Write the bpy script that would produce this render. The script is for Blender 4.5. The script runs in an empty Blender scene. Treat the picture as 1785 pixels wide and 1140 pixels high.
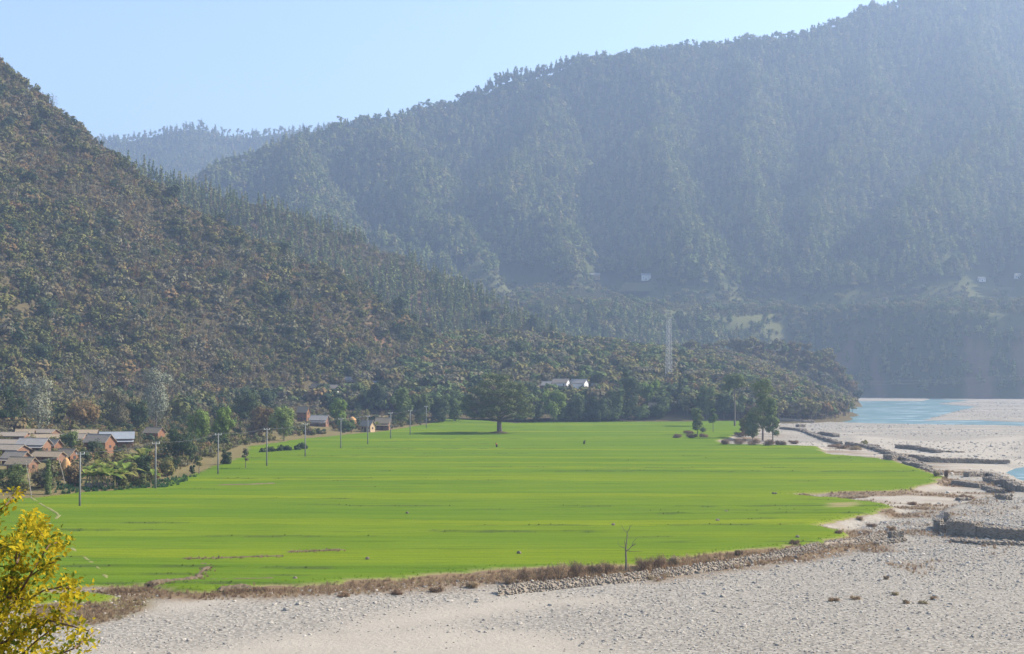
import bpy, math, random
import numpy as np

# ------------------------------------------------------------------ camera, sky, sun, exposure
F_PX, W_PX, H_PX, CAMH, HOR = 2480.0, 1785.0, 1140.0, 22.0, 650.0
PITCH = math.atan((HOR - H_PX / 2) / F_PX)
SUN_AZ, SUN_EL = 76.0, 37.0            # azimuth from +Y towards +X (the right of the picture)
scene = bpy.context.scene
cam_data = bpy.data.cameras.new("camera")
cam_data.lens = 36.0 * F_PX / W_PX
cam_data.sensor_width = 36.0
cam_data.clip_start = 0.5
cam_data.clip_end = 20000
cam = bpy.data.objects.new("camera", cam_data)
cam.location = (0, 0, CAMH)
cam.rotation_euler = (math.pi / 2 + PITCH, 0, 0)
scene.collection.objects.link(cam)
scene.camera = cam

world = bpy.data.worlds.new("World")
scene.world = world
world.use_nodes = True
wn = world.node_tree
wn.nodes.clear()
sky = wn.nodes.new("ShaderNodeTexSky")
sky.sky_type = 'NISHITA'
sky.sun_disc = False
sky.sun_elevation = math.radians(SUN_EL)
sky.sun_rotation = math.radians(SUN_AZ)
sky.altitude = 700
sky.air_density = 1.0
sky.dust_density = 2.6
sky.ozone_density = 1.6
bg = wn.nodes.new("ShaderNodeBackground")
bg.inputs[1].default_value = 0.132
wo = wn.nodes.new("ShaderNodeOutputWorld")
wn.links.new(sky.outputs[0], bg.inputs[0])
wn.links.new(bg.outputs[0], wo.inputs[0])

sun_data = bpy.data.lights.new("sun", 'SUN')
sun_data.energy = 5.0
sun_data.angle = math.radians(0.5)
sun_data.color = (1.0, 0.90, 0.76)
sun = bpy.data.objects.new("sun", sun_data)
_az, _el = math.radians(SUN_AZ), math.radians(SUN_EL)
sun.rotation_euler = (math.radians(90) - _el, 0, math.radians(180) - _az)
scene.collection.objects.link(sun)

vs = scene.view_settings
vs.view_transform = 'Standard'
vs.look = 'None'
vs.gamma = 1.0
vs.use_curve_mapping = False
vs.exposure = 1.15
scene.cycles.use_denoising = True
scene.cycles.max_bounces = 6
scene.cycles.diffuse_bounces = 2
scene.cycles.transmission_bounces = 3
scene.cycles.volume_bounces = 0
scene.cycles.transparent_max_bounces = 4

HAZE_DENSITY = 0.00025
HAZE_COLOR = (0.50, 0.68, 1.0)
HAZE_ANISO = 0.35

# ------------------------------------------------------------------ helpers
rng = np.random.default_rng(7)
C = scene.collection

def ray(px, py):
    u = (np.asarray(px, float) - W_PX / 2) / F_PX
    v = (H_PX / 2 - np.asarray(py, float)) / F_PX
    cy = math.cos(PITCH) - v * math.sin(PITCH)
    cz = math.sin(PITCH) + v * math.cos(PITCH)
    return u / cy, cz / cy                     # x and z per metre of depth

def at(px, py, D):
    a, b = ray(px, py)
    return (float(a * D), float(D), float(CAMH + b * D))

def gp(px, py, z=0.0):                         # a pixel of a level surface -> x, y
    a, b = ray(px, py)
    D = (z - CAMH) / b
    return (float(a * D), float(D))

def gps(pts, z=0.0):
    return np.array([gp(p[0], p[1], z) for p in pts])

def proj(x, y, z):                             # world -> pixel
    f = y * math.cos(PITCH) + (z - CAMH) * math.sin(PITCH)
    up = -y * math.sin(PITCH) + (z - CAMH) * math.cos(PITCH)
    return W_PX / 2 + F_PX * x / f, H_PX / 2 - F_PX * up / f

def _hash(ix, iy, seed):
    h = (ix.astype(np.int64) * 374761393 + iy.astype(np.int64) * 668265263 + seed * 1442695041) & 0xFFFFFFFF
    h = ((h ^ (h >> 13)) * 1274126177) & 0xFFFFFFFF
    return ((h ^ (h >> 16)) & 0xFFFF) / 65535.0

def vnoise(x, y, seed=0):
    ix, iy = np.floor(x), np.floor(y)
    fx, fy = x - ix, y - iy
    fx = fx * fx * (3 - 2 * fx); fy = fy * fy * (3 - 2 * fy)
    ix = ix.astype(np.int64); iy = iy.astype(np.int64)
    a = _hash(ix, iy, seed); b = _hash(ix + 1, iy, seed)
    c = _hash(ix, iy + 1, seed); d = _hash(ix + 1, iy + 1, seed)
    return (a + (b - a) * fx) * (1 - fy) + (c + (d - c) * fx) * fy

def fbm(x, y, seed=0, octs=4):
    s, a, t = 0.0, 1.0, 0.0
    for k in range(octs):
        s = s + a * (vnoise(x * 2 ** k, y * 2 ** k, seed + k * 17) * 2 - 1)
        t += a; a *= 0.5
    return s / t

def sstep(a, b, x):
    t = np.clip((x - a) / (b - a), 0, 1)
    return t * t * (3 - 2 * t)

def seg_dist(x, y, pts, closed=False):
    d = np.full(np.shape(x), 1e9)
    n = len(pts)
    for i in range(n if closed else n - 1):
        ax, ay = pts[i][:2]; bx, by = pts[(i + 1) % n][:2]
        dx, dy = bx - ax, by - ay
        t = np.clip(((x - ax) * dx + (y - ay) * dy) / (dx * dx + dy * dy + 1e-9), 0, 1)
        d = np.minimum(d, np.hypot(x - ax - t * dx, y - ay - t * dy))
    return d

def sdf(x, y, poly):                           # positive inside
    d = seg_dist(x, y, poly, True)
    inside = np.zeros(np.shape(x), bool)
    n = len(poly)
    for i in range(n):
        ax, ay = poly[i]; bx, by = poly[(i + 1) % n]
        c = ((ay > y) != (by > y)) & (x < (bx - ax) * (y - ay) / (by - ay + 1e-12) + ax)
        inside ^= c
    return np.where(inside, d, -d)

def ridge(x, y, pts, s):
    h = np.full(np.shape(x), -1e9)
    for i in range(len(pts) - 1):
        ax, ay, az = pts[i]; bx, by, bz = pts[i + 1]
        dx, dy = bx - ax, by - ay
        t = np.clip(((x - ax) * dx + (y - ay) * dy) / (dx * dx + dy * dy + 1e-9), 0, 1)
        d = np.hypot(x - ax - t * dx, y - ay - t * dy)
        h = np.maximum(h, az + (bz - az) * t - s * d)
    return h

def mesh_obj(name, verts, faces, mats, parent=None, link=True, smooth=False, mat_idx=None, attrs=None):
    me = bpy.data.meshes.new(name)
    verts = np.asarray(verts, dtype=np.float32)
    if isinstance(faces, np.ndarray):
        nf, k = faces.shape
        me.vertices.add(len(verts)); me.vertices.foreach_set("co", verts.ravel())
        me.loops.add(nf * k); me.loops.foreach_set("vertex_index", faces.astype(np.int32).ravel())
        me.polygons.add(nf)
        me.polygons.foreach_set("loop_start", np.arange(0, nf * k, k, dtype=np.int32))
        me.polygons.foreach_set("loop_total", np.full(nf, k, dtype=np.int32))
        me.update(calc_edges=True)
    else:
        me.from_pydata([tuple(map(float, v)) for v in verts], [], faces)
        me.update()
    if smooth:
        me.polygons.foreach_set("use_smooth", np.ones(len(me.polygons), bool))
    for m in (mats if isinstance(mats, (list, tuple)) else [mats]):
        me.materials.append(m)
    if mat_idx is not None:
        me.polygons.foreach_set("material_index", np.asarray(mat_idx, dtype=np.int32))
    for k, v in (attrs or {}).items():
        a = me.attributes.new(k, 'FLOAT', 'POINT')
        a.data.foreach_set("value", np.asarray(v, dtype=np.float32))
    o = bpy.data.objects.new(name, me)
    if link:
        C.objects.link(o)
    if parent is not None:
        o.parent = parent
    return o

def empty(name, loc, rz=0.0):
    o = bpy.data.objects.new(name, None)
    o.empty_display_size = 0.5
    o.location = loc; o.rotation_euler = (0, 0, rz)
    C.objects.link(o)
    return o

def tag(o, label=None, cat=None, group=None, kind=None):
    if label: o["label"] = label
    if cat: o["category"] = cat
    if group: o["group"] = group
    if kind: o["kind"] = kind
    return o

class MB:                                      # collects shapes, builds ONE mesh object
    def __init__(s): s.v, s.f = [], []
    def add(s, v, f):
        n = len(s.v); s.v += [tuple(p) for p in v]; s.f += [tuple(i + n for i in q) for q in f]; return s
    def box(s, x0, x1, y0, y1, z0, z1):
        return s.add([(x0,y0,z0),(x1,y0,z0),(x1,y1,z0),(x0,y1,z0),(x0,y0,z1),(x1,y0,z1),(x1,y1,z1),(x0,y1,z1)],
                     [(0,3,2,1),(4,5,6,7),(0,1,5,4),(1,2,6,5),(2,3,7,6),(3,0,4,7)])
    def tube(s, pts, radii, n=6):
        pts = [np.array(p, float) for p in pts]
        rings = []
        for i, p in enumerate(pts):
            d = pts[min(i + 1, len(pts) - 1)] - pts[max(i - 1, 0)]
            d = d / (np.linalg.norm(d) + 1e-9)
            a = np.cross(d, [0, 0, 1.0] if abs(d[2]) < 0.9 else [1.0, 0, 0]); a /= np.linalg.norm(a)
            b = np.cross(d, a)
            rings.append([p + radii[i] * (math.cos(t) * a + math.sin(t) * b) for t in np.linspace(0, 2 * math.pi, n, endpoint=False)])
        v = [tuple(q) for r in rings for q in r]
        f = [(i * n + k, i * n + (k + 1) % n, (i + 1) * n + (k + 1) % n, (i + 1) * n + k) for i in range(len(pts) - 1) for k in range(n)]
        f += [tuple(range(n - 1, -1, -1)), tuple(range((len(pts) - 1) * n, len(pts) * n))]
        return s.add(v, f)
    def build(s, name, mat, parent=None, link=True, smooth=False):
        return mesh_obj(name, s.v, s.f, mat, parent, link, smooth)

# ------------------------------------------------------------------ materials
def new_mat(name):
    m = bpy.data.materials.new(name); m.use_nodes = True
    t = m.node_tree; t.nodes.clear()
    out = t.nodes.new("ShaderNodeOutputMaterial")
    return m, t, out

def N(t, typ, **kw):
    n = t.nodes.new(typ)
    for k, v in kw.items():
        setattr(n, k, v)
    return n

def L(t, a, b): t.links.new(a, b)

def mixc(t, fac, a, b):
    n = N(t, "ShaderNodeMix", data_type='RGBA')
    if hasattr(fac, 'links'): L(t, fac, n.inputs[0])
    else: n.inputs[0].default_value = fac
    for s, i in ((a, 6), (b, 7)):
        if hasattr(s, 'links'): L(t, s, n.inputs[i])
        else: n.inputs[i].default_value = (*s, 1)
    return n.outputs[2]

def ramp(t, src, stops):
    r = N(t, "ShaderNodeValToRGB")
    L(t, src, r.inputs[0])
    e = r.color_ramp.elements
    while len(e) > 1: e.remove(e[-1])
    e[0].position = stops[0][0]; e[0].color = (*stops[0][1], 1) if len(stops[0][1]) == 3 else stops[0][1]
    for p, c in stops[1:]:
        q = e.new(p); q.color = (*c, 1)
    return r.outputs[0]

def noise(t, scale, detail=4, rough=0.6, vec=None, dist=0.0):
    n = N(t, "ShaderNodeTexNoise")
    n.inputs["Scale"].default_value = scale; n.inputs["Detail"].default_value = detail
    n.inputs["Roughness"].default_value = rough; n.inputs["Distortion"].default_value = dist
    if vec is None:
        vec = N(t, "ShaderNodeNewGeometry").outputs["Position"]
    L(t, vec, n.inputs["Vector"])
    return n.outputs["Fac"]

def stretch(t, sx, sy, sz, coord='P'):
    g = N(t, "ShaderNodeNewGeometry").outputs["Position"] if coord == 'P' else N(t, "ShaderNodeTexCoord").outputs["Object"]
    m = N(t, "ShaderNodeMapping"); m.inputs["Scale"].default_value = (sx, sy, sz)
    L(t, g, m.inputs[0]); return m.outputs[0]

def bump(t, h, strength, dist=0.1):
    b = N(t, "ShaderNodeBump"); b.inputs["Strength"].default_value = strength; b.inputs["Distance"].default_value = dist
    L(t, h, b.inputs["Height"]); return b.outputs[0]

def bsdf(t, out, col, rough=0.9, normal=None, spec=0.2, metal=0.0):
    p = N(t, "ShaderNodeBsdfPrincipled")
    if hasattr(col, 'links'): L(t, col, p.inputs["Base Color"])
    else: p.inputs["Base Color"].default_value = (*col, 1)
    p.inputs["Roughness"].default_value = rough
    p.inputs["Specular IOR Level"].default_value = spec
    p.inputs["Metallic"].default_value = metal
    if normal is not None: L(t, normal, p.inputs["Normal"])
    L(t, p.outputs[0], out.inputs[0]); return p

def attr(t, name):
    a = N(t, "ShaderNodeAttribute"); a.attribute_name = name; return a.outputs["Fac"]

def mat_plain(name, c1, c2, scale=3.0, rough=0.9, spec=0.2, bmp=0.0, metal=0.0, coord='O'):
    m, t, out = new_mat(name)
    v = N(t, "ShaderNodeTexCoord").outputs["Object"]
    n = noise(t, scale, 5, 0.65, v)
    c = mixc(t, n, c1, c2)
    bsdf(t, out, c, rough, bump(t, n, bmp) if bmp else None, spec, metal)
    return m

def mat_leaf(name, cols, trans=0.18):
    m, t, out = new_mat(name)
    oi = N(t, "ShaderNodeObjectInfo").outputs["Random"]
    k = len(cols)
    c = ramp(t, oi, [(i / max(1, k - 1), cc) for i, cc in enumerate(cols)])
    n = noise(t, 0.9, 3, 0.7)
    dark = N(t, "ShaderNodeHueSaturation")
    mr = N(t, "ShaderNodeMapRange"); L(t, n, mr.inputs[0])
    mr.inputs[1].default_value = 0.3; mr.inputs[2].default_value = 0.7; mr.inputs[3].default_value = 0.75; mr.inputs[4].default_value = 1.25
    L(t, mr.outputs[0], dark.inputs["Value"]); L(t, c, dark.inputs["Color"])
    d = N(t, "ShaderNodeBsdfDiffuse"); tr = N(t, "ShaderNodeBsdfTranslucent")
    L(t, dark.outputs[0], d.inputs[0]); L(t, dark.outputs[0], tr.inputs[0])
    mx = N(t, "ShaderNodeMixShader"); mx.inputs[0].default_value = trans
    L(t, d.outputs[0], mx.inputs[1]); L(t, tr.outputs[0], mx.inputs[2])
    L(t, mx.outputs[0], out.inputs[0])
    return m

M = {}
M['bark'] = mat_plain("bark", (0.10, 0.08, 0.065), (0.20, 0.17, 0.14), 4)
M['bark_pale'] = mat_plain("bark_pale", (0.22, 0.19, 0.16), (0.36, 0.32, 0.28), 4)
M['shrub_green'] = mat_leaf("shrub_green", [(0.098, 0.108, 0.036), (0.13, 0.132, 0.045), (0.112, 0.125, 0.048), (0.172, 0.16, 0.055), (0.13, 0.118, 0.05)])
M['shrub_grey'] = mat_leaf("shrub_grey", [(0.135, 0.127, 0.075), (0.17, 0.158, 0.095), (0.145, 0.13, 0.085)])
M['shrub_brown'] = mat_leaf("shrub_brown", [(0.16, 0.125, 0.065), (0.195, 0.155, 0.072), (0.15, 0.118, 0.07), (0.215, 0.14, 0.065), (0.165, 0.14, 0.065)])
M['leaf_dark'] = mat_leaf("leaf_dark", [(0.046, 0.070, 0.034), (0.070, 0.093, 0.043), (0.062, 0.085, 0.046)])
M['leaf_mid'] = mat_leaf("leaf_mid", [(0.093, 0.132, 0.046), (0.132, 0.171, 0.062), (0.109, 0.139, 0.054)])
M['leaf_olive'] = mat_leaf("leaf_olive", [(0.16, 0.155, 0.06), (0.20, 0.18, 0.07), (0.135, 0.14, 0.06)])
M['leaf_bamboo'] = mat_leaf("leaf_bamboo", [(0.139, 0.202, 0.046), (0.171, 0.217, 0.062)])
M['leaf_fig'] = mat_leaf("leaf_fig", [(0.085, 0.11, 0.045), (0.11, 0.13, 0.055)], 0.15)
M['leaf_silver'] = mat_leaf("leaf_silver", [(0.202, 0.217, 0.155), (0.248, 0.256, 0.186)], 0.15)
M['pine'] = mat_leaf("pine_needles", [(0.085, 0.12, 0.042), (0.115, 0.15, 0.05), (0.15, 0.18, 0.06), (0.19, 0.195, 0.07), (0.17, 0.15, 0.07)], 0.15)
M['dry'] = mat_leaf("dry_grass_blades", [(0.30, 0.21, 0.125), (0.36, 0.27, 0.165), (0.26, 0.17, 0.105), (0.31, 0.26, 0.15)], 0.35)
M['dry_dark'] = mat_leaf("dry_brush", [(0.19, 0.125, 0.085), (0.23, 0.16, 0.10), (0.16, 0.115, 0.075)], 0.3)
M['veg'] = mat_leaf("vegetable_leaves", [(0.05, 0.10, 0.04), (0.07, 0.13, 0.06)], 0.3)
M['banana'] = mat_leaf("banana_leaf", [(0.14, 0.20, 0.045), (0.20, 0.26, 0.06), (0.28, 0.27, 0.08)], 0.4)
M['wheat'] = mat_leaf("wheat_tuft", [(0.075, 0.14, 0.008), (0.11, 0.19, 0.01), (0.15, 0.21, 0.012)], 0.3)
M['weed'] = mat_leaf("bund_weed", [(0.05, 0.085, 0.012), (0.08, 0.10, 0.02), (0.11, 0.10, 0.04)], 0.25)
M['concrete'] = mat_plain("pole_concrete", (0.15, 0.15, 0.15), (0.24, 0.24, 0.235), 2)
M['steel'] = mat_plain("galvanised_steel", (0.36, 0.36, 0.35), (0.5, 0.5, 0.48), 2, 0.55, 0.4)
M['wire'] = mat_plain("wire_metal", (0.06, 0.06, 0.06), (0.1, 0.1, 0.1), 2, 0.6)
M['mud'] = mat_plain("mud_wall", (0.16, 0.085, 0.052), (0.27, 0.14, 0.08), 1.2, 0.95, 0.1, 0.3)
M['mud_tan'] = mat_plain("tan_wall", (0.38, 0.27, 0.16), (0.48, 0.36, 0.23), 1.2, 0.95, 0.1, 0.3)
M['mud_brown'] = mat_plain("brown_wall", (0.16, 0.095, 0.065), (0.24, 0.14, 0.09), 1.2, 0.95, 0.1, 0.3)
M['white_wall'] = mat_plain("white_wall", (0.58, 0.57, 0.54), (0.74, 0.73, 0.7), 1.5, 0.9)
M['blue_wall'] = mat_plain("pale_blue_wall", (0.42, 0.52, 0.62), (0.55, 0.63, 0.7), 1.5, 0.9)
M['slate'] = mat_plain("slate_roof", (0.18, 0.15, 0.115), (0.34, 0.285, 0.22), 1.6, 0.9, 0.2, 0.6)
M['thatch'] = mat_plain("thatch_roof", (0.20, 0.155, 0.105), (0.33, 0.265, 0.18), 2.5, 0.95, 0.1, 0.8)
M['tin'] = mat_plain("tin_roof", (0.19, 0.17, 0.145), (0.36, 0.345, 0.32), 1.2, 0.8, 0.1)
M['tin_blue'] = mat_plain("blue_tin_roof", (0.17, 0.18, 0.19), (0.30, 0.33, 0.355), 1.2, 0.8, 0.1)
M['wood'] = mat_plain("dark_wood", (0.07, 0.045, 0.03), (0.14, 0.09, 0.06), 3)
M['hay'] = mat_plain("hay", (0.40, 0.22, 0.09), (0.52, 0.32, 0.14), 5, 0.95, 0.1, 0.8)
M['glass'] = mat_plain("dark_pane", (0.02, 0.025, 0.03), (0.05, 0.05, 0.055), 2, 0.3, 0.5)

def make_ground_mat():
    m, t, out = new_mat("valley_ground")
    n1 = noise(t, 0.35, 6, 0.65); n2 = noise(t, 2.2, 5, 0.7); n3 = noise(t, 0.03, 4, 0.6)
    vo = N(t, "ShaderNodeTexVoronoi"); vo.inputs["Scale"].default_value = 2.6
    L(t, N(t, "ShaderNodeNewGeometry").outputs["Position"], vo.inputs["Vector"])
    peb = ramp(t, vo.outputs["Distance"], [(0.0, (0.40, 0.375, 0.325)), (0.35, (0.30, 0.28, 0.24)), (0.62, (0.12, 0.11, 0.095))])
    cob = mixc(t, n2, (0.25, 0.23, 0.192), (0.40, 0.37, 0.315))
    cob = mixc(t, 0.55, cob, peb)
    sand = mixc(t, n1, (0.285, 0.255, 0.21), (0.37, 0.34, 0.285))
    soil = mixc(t, n1, (0.12, 0.085, 0.05), (0.23, 0.155, 0.095))
    soil = mixc(t, n2, soil, (0.17, 0.125, 0.075))
    veg = mixc(t, n1, (0.11, 0.115, 0.04), (0.20, 0.15, 0.08))
    c = mixc(t, attr(t, "sand"), cob, sand)
    c = mixc(t, attr(t, "soil"), c, soil)
    c = mixc(t, attr(t, "veg"), c, veg)
    bsdf(t, out, c, 1.0, bump(t, n2, 0.7, 0.25), 0.0)
    return m
M['ground'] = make_ground_mat()

def make_field_mat():
    m, t, out = new_mat("young_wheat")
    s1 = noise(t, 1.0, 5, 0.62, stretch(t, 0.012, 0.16, 0.2))
    s2 = noise(t, 1.0, 5, 0.7, stretch(t, 0.035, 1.5, 0.2))
    n1 = noise(t, 0.02, 3, 0.6); n2 = noise(t, 3.0, 4, 0.75)
    a = mixc(t, ramp(t, s1, [(0.32, (0, 0, 0)), (0.68, (1, 1, 1))]), (0.082, 0.145, 0.015), (0.124, 0.183, 0.018))
    b = mixc(t, attr(t, "yellow"), a, (0.195, 0.228, 0.013))
    c = mixc(t, ramp(t, s2, [(0.38, (0.5, 0.5, 0.5)), (0.52, (0, 0, 0))]), b, (0.062, 0.112, 0.008))
    s3 = noise(t, 1.0, 3, 0.6, stretch(t, 0.07, 2.4, 0.2))
    c = mixc(t, ramp(t, s3, [(0.34, (0.75, 0.75, 0.75)), (0.46, (0, 0, 0))]), c, (0.05, 0.095, 0.010))
    c = mixc(t, ramp(t, n2, [(0.30, (0.55, 0.55, 0.55)), (0.5, (0, 0, 0))]), c, (0.075, 0.125, 0.012))
    c = mixc(t, attr(t, "bund"), c, (0.07, 0.10, 0.025))
    c = mixc(t, attr(t, "edge"), c, (0.27, 0.21, 0.12))
    bsdf(t, out, c, 1.0, bump(t, n2, 0.6, 0.2), 0.0)
    return m
M['field'] = make_field_mat()

def make_hill_mat(name, c1, c2, soil, thr=(0.58, 0.72), scale=0.02, bench=False):
    m, t, out = new_mat(name)
    n1 = noise(t, scale * 6, 6, 0.7); n2 = noise(t, scale, 5, 0.65); n3 = noise(t, scale * 40, 4, 0.7)
    c = mixc(t, n1, c1, c2)
    c = mixc(t, ramp(t, n2, [(thr[0], (0, 0, 0)), (thr[1], (1, 1, 1))]), c, soil)
    if bench:
        c = mixc(t, attr(t, "bench"), c, mixc(t, n1, (0.085, 0.098, 0.04), (0.13, 0.125, 0.06)))
    if bench:
        c = mixc(t, attr(t, "scarp"), c, mixc(t, n1, (0.15, 0.105, 0.075), (0.26, 0.155, 0.105)))
    bsdf(t, out, c, 1.0, bump(t, n3, 0.8, 1.0), 0.0)
    return m
M['hill'] = make_hill_mat("hill_soil", (0.085, 0.075, 0.04), (0.12, 0.095, 0.055), (0.19, 0.115, 0.075), (0.58, 0.70))
M['mount'] = make_hill_mat("mountain_soil", (0.055, 0.07, 0.03), (0.085, 0.09, 0.042), (0.14, 0.11, 0.065), (0.64, 0.78), 0.008, True)
M['bench'] = make_hill_mat("bench_soil", (0.16, 0.145, 0.08), (0.24, 0.20, 0.11), (0.30, 0.19, 0.12), (0.48, 0.66), 0.012)

def make_water_mat():
    m, t, out = new_mat("river_water")
    n1 = noise(t, 1.0, 4, 0.6, stretch(t, 0.035, 0.09, 1)); n2 = noise(t, 1.0, 5, 0.7, stretch(t, 0.06, 0.15, 1))
    c = mixc(t, n2, (0.07, 0.145, 0.155), (0.11, 0.19, 0.20))
    c = mixc(t, ramp(t, n1, [(0.56, (0, 0, 0)), (0.66, (0.7, 0.7, 0.7))]), c, (0.6, 0.66, 0.68))
    bsdf(t, out, c, 0.4, bump(t, n1, 0.8, 0.6), 0.3)
    return m
M['water'] = make_water_mat()
def make_stone_mat():
    m, t, out = new_mat("river_stone")
    oi = N(t, "ShaderNodeObjectInfo").outputs["Random"]
    c = ramp(t, oi, [(0, (0.16, 0.147, 0.123)), (0.35, (0.32, 0.295, 0.25)), (0.7, (0.43, 0.395, 0.34)), (0.9, (0.23, 0.21, 0.18)), (1.0, (0.55, 0.52, 0.465))])
    n = noise(t, 4, 3, 0.6)
    c = mixc(t, 0.35, c, mixc(t, n, (0.19, 0.17, 0.145), (0.44, 0.40, 0.345)))
    bsdf(t, out, c, 1.0, None, 0.0)
    return m
M['stone'] = make_stone_mat()
M['gabion'] = mat_plain("gabion_stone", (0.14, 0.115, 0.085), (0.36, 0.31, 0.245), 2.2, 0.95, 0.1, 0.8, coord='P')
# ------------------------------------------------------------------ terrain heights
Z_BED, Z_WATER = -1.2, -1.75
def crest(pts):
    return [at(*p) for p in pts]
L1 = crest([(-700,-30,860),(-300,-20,855),(-120,30,850),(0,104,845),(60,168,838),(120,214,828),(215,280,812),(300,345,805),(400,405,806),(480,445,812),(600,490,818),(650,520,822),(740,575,832),(800,615,840)])
L2 = crest([(-100,150,1170),(150,255,1150),(285,322,1125),(400,352,1112),(500,374,1100),(600,412,1100),(700,452,1098),(780,495,1090),(850,527,1080),(920,566,1062),(1000,592,1040),(1060,612,1020)])
L3 = crest([(820,600,880),(900,600,890),(1000,608,895),(1100,620,910),(1180,628,930),(1280,634,960)])
L3B = crest([(1150,614,985),(1250,608,985),(1330,606,990),(1400,616,1000),(1448,626,1004)])
MC = crest([(100,420,1850),(330,345,1900),(420,295,1950),(560,236,2050),(650,212,2100),(750,185,2150),(850,152,2150),(1000,112,2150),(1200,88,2150),(1300,82,2150),(1400,66,2160),(1500,28,2220),(1600,-8,2260),(1700,-24,2280),(1785,-28,2280),(2300,-20,2280)])
MR = [crest([(560,236,2050),(560,330,1800),(640,420,1620)]),
      crest([(700,198,2130),(725,300,1900),(760,400,1720),(800,470,1600)]),
      crest([(930,132,2150),(905,250,1950),(900,360,1780),(960,455,1600)]),
      crest([(1090,98,2150),(1130,220,1950),(1180,330,1780),(1235,440,1600)]),
      crest([(1300,82,2150),(1290,200,1960),(1320,320,1780),(1365,430,1620)]),
      crest([(1500,32,2230),(1520,150,2020),(1540,230,1900),(1470,330,1740),(1430,420,1610)]),
      crest([(1650,-18,2270),(1720,110,2050),(1790,225,1830),(1660,320,1650),(1590,385,1560)]),
      crest([(2000,-20,2280),(1980,200,1900),(1850,330,1640),(1800,420,1520)])]
KR = crest([(-100,265,3150),(120,250,3150),(200,243,3150),(260,240,3150),(310,228,3150),(350,222,3150),(390,236,3150),(430,240,3150),(490,233,3150),(600,225,3150),(800,220,3200)])
FOOT = gps([(-500,890),(-200,876),(60,864),(270,850),(340,815),(430,778),(540,760),(660,752),(740,740),(900,735),(1000,731),(1180,726),(1260,730)])
BEHIND = np.concatenate([FOOT, np.array([[101.0, 760.0], [230.0, 960.0], [330.0, 1500.0], [-900.0, 1500.0], [-900.0, FOOT[0, 1]]])])
FIELD = gps([(-420,1075),(-200,1050),(60,1031),(190,1023),(255,1020),(300,1028),(335,1030),(420,1026),(500,1021),(700,1007),(880,993),(1000,989),(1100,984),(1200,971),(1350,955),(1430,946),(1482,935),(1470,925),(1432,915),(1470,906),(1510,899),(1562,884),(1520,874),(1460,868),(1400,864),(1390,861),(1470,858),(1560,856),(1630,843),(1643,830),(1610,820),(1570,806),(1530,799),(1440,791),(1425,778),(1360,776),(1260,774),(1252,768),(1300,752),(1305,738),(1280,732),(1200,728),(1150,725),(1100,729),(1000,731),(960,735),(900,738),(800,732),(740,740),(660,753),(600,758),(520,766),(430,779),(425,796),(370,812),(345,824),(300,836),(270,851),(140,859),(60,868),(-200,880),(-420,890)])
PATCH = gps([(40,1036),(150,1034),(190,1036),(212,1041),(190,1047),(100,1051),(30,1056)], -0.3)
RIVER1 = gps([(1440,737),(1452,726),(1474,708),(1473,699),(1600,699),(1622,695),(1700,698),(1640,704),(1705,709),(1660,720),(1612,733),(1700,732),(1785,736),(1950,742),(1950,752),(1785,744),(1600,742)], Z_WATER)
RIVER2 = gps([(1738,824),(1785,807),(1900,790),(2100,800),(2100,870),(1900,860),(1800,850),(1785,843)], Z_WATER)
PLAT = gps([(1652,908),(1640,893),(1700,872),(1790,852),(1950,850),(1990,935),(1790,926)], 0.2)
SAND = [gps(p, Z_BED) for p in ([(330,1140),(480,1110),(700,1092),(900,1075),(1040,1045),(900,1040),(760,1060),(560,1100),(420,1180),(1200,1180),(1000,1115),(880,1100)],
        [(100,1075),(260,1062),(255,1032),(330,1034),(460,1040),(420,1062),(270,1082)],
        [(200,1140),(520,1108),(760,1095),(930,1112),(1130,1140),(1100,1180),(150,1180)],
        [(1440,790),(1600,810),(1760,800),(1790,760),(1640,770),(1500,760)],
        [(1360,770),(1440,770),(1560,800),(1430,790)],
        [(1640,825),(1740,822),(1790,800),(1680,806)],
        [(1470,870),(1620,850),(1700,850),(1680,880),(1560,900),(1480,930),(1430,916)])]
BANKZ = gps([(-300,1060),(255,1028),(500,1025),(700,1010),(880,997),(1100,988),(1200,975),(1350,958),(1480,938)], 0)

def h_valley(x, y):
    fd = sdf(x, y, FIELD)
    z = Z_BED + 0.16 * fbm(x / 14, y / 14, 3) + 0.35 * fbm(x / 60, y / 60, 5)
    z = z + 0.4 * sstep(0, 60, fd * 0 + (x - 60) * 0) 
    w = sstep(-3.2, 0.3, fd + 0.9 * fbm(x / 5, y / 5, 9))
    # in front of the left part the field runs out as a long sandy slope
    soft = sstep(-22, 0.0, fd) * sstep(40, -20, x) * 0.75
    w = np.maximum(w, soft)
    # behind the foot line everything is at field level and rises
    s = sdf(x, y, BEHIND)
    behind = s > 0
    w = np.maximum(w, sstep(-12, 0, s) * sstep(215, 150, x))
    # dry ground between the field and the river on the right
    w = np.maximum(w, 0.55 * sstep(-28, 0, fd) * sstep(40, 70, x))
    w = np.maximum(w, sstep(30, 0, x) * sstep(195, 235, y))
    z = z * (1 - w)
    z = z + np.where(behind, np.minimum(0.062 * np.maximum(s, 0), 14) * sstep(190, 120, x), 0) * (1 + 0.12 * fbm(x / 25, y / 25, 21))
    r = np.maximum(sdf(x, y, RIVER1), sdf(x, y, RIVER2)) + 2.5 * fbm(x / 16, y / 16, 31)
    z = np.where(y > 200, z - 1.6 * sstep(-3, 9, r), z)
    p = sdf(x, y, PLAT)
    z = z + 1.45 * sstep(-0.8, 0.5, p)
    # the bank on which the photographer stands
    near = 0.5 + 19.9 - np.maximum(0, y - 1.5) * 0.34 + 0.5 * fbm(x / 6, y / 6, 41)
    near = np.where(y < 1.5, 20.4, near)
    z = np.maximum(z, np.minimum(near, 20.4))
    return z

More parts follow.
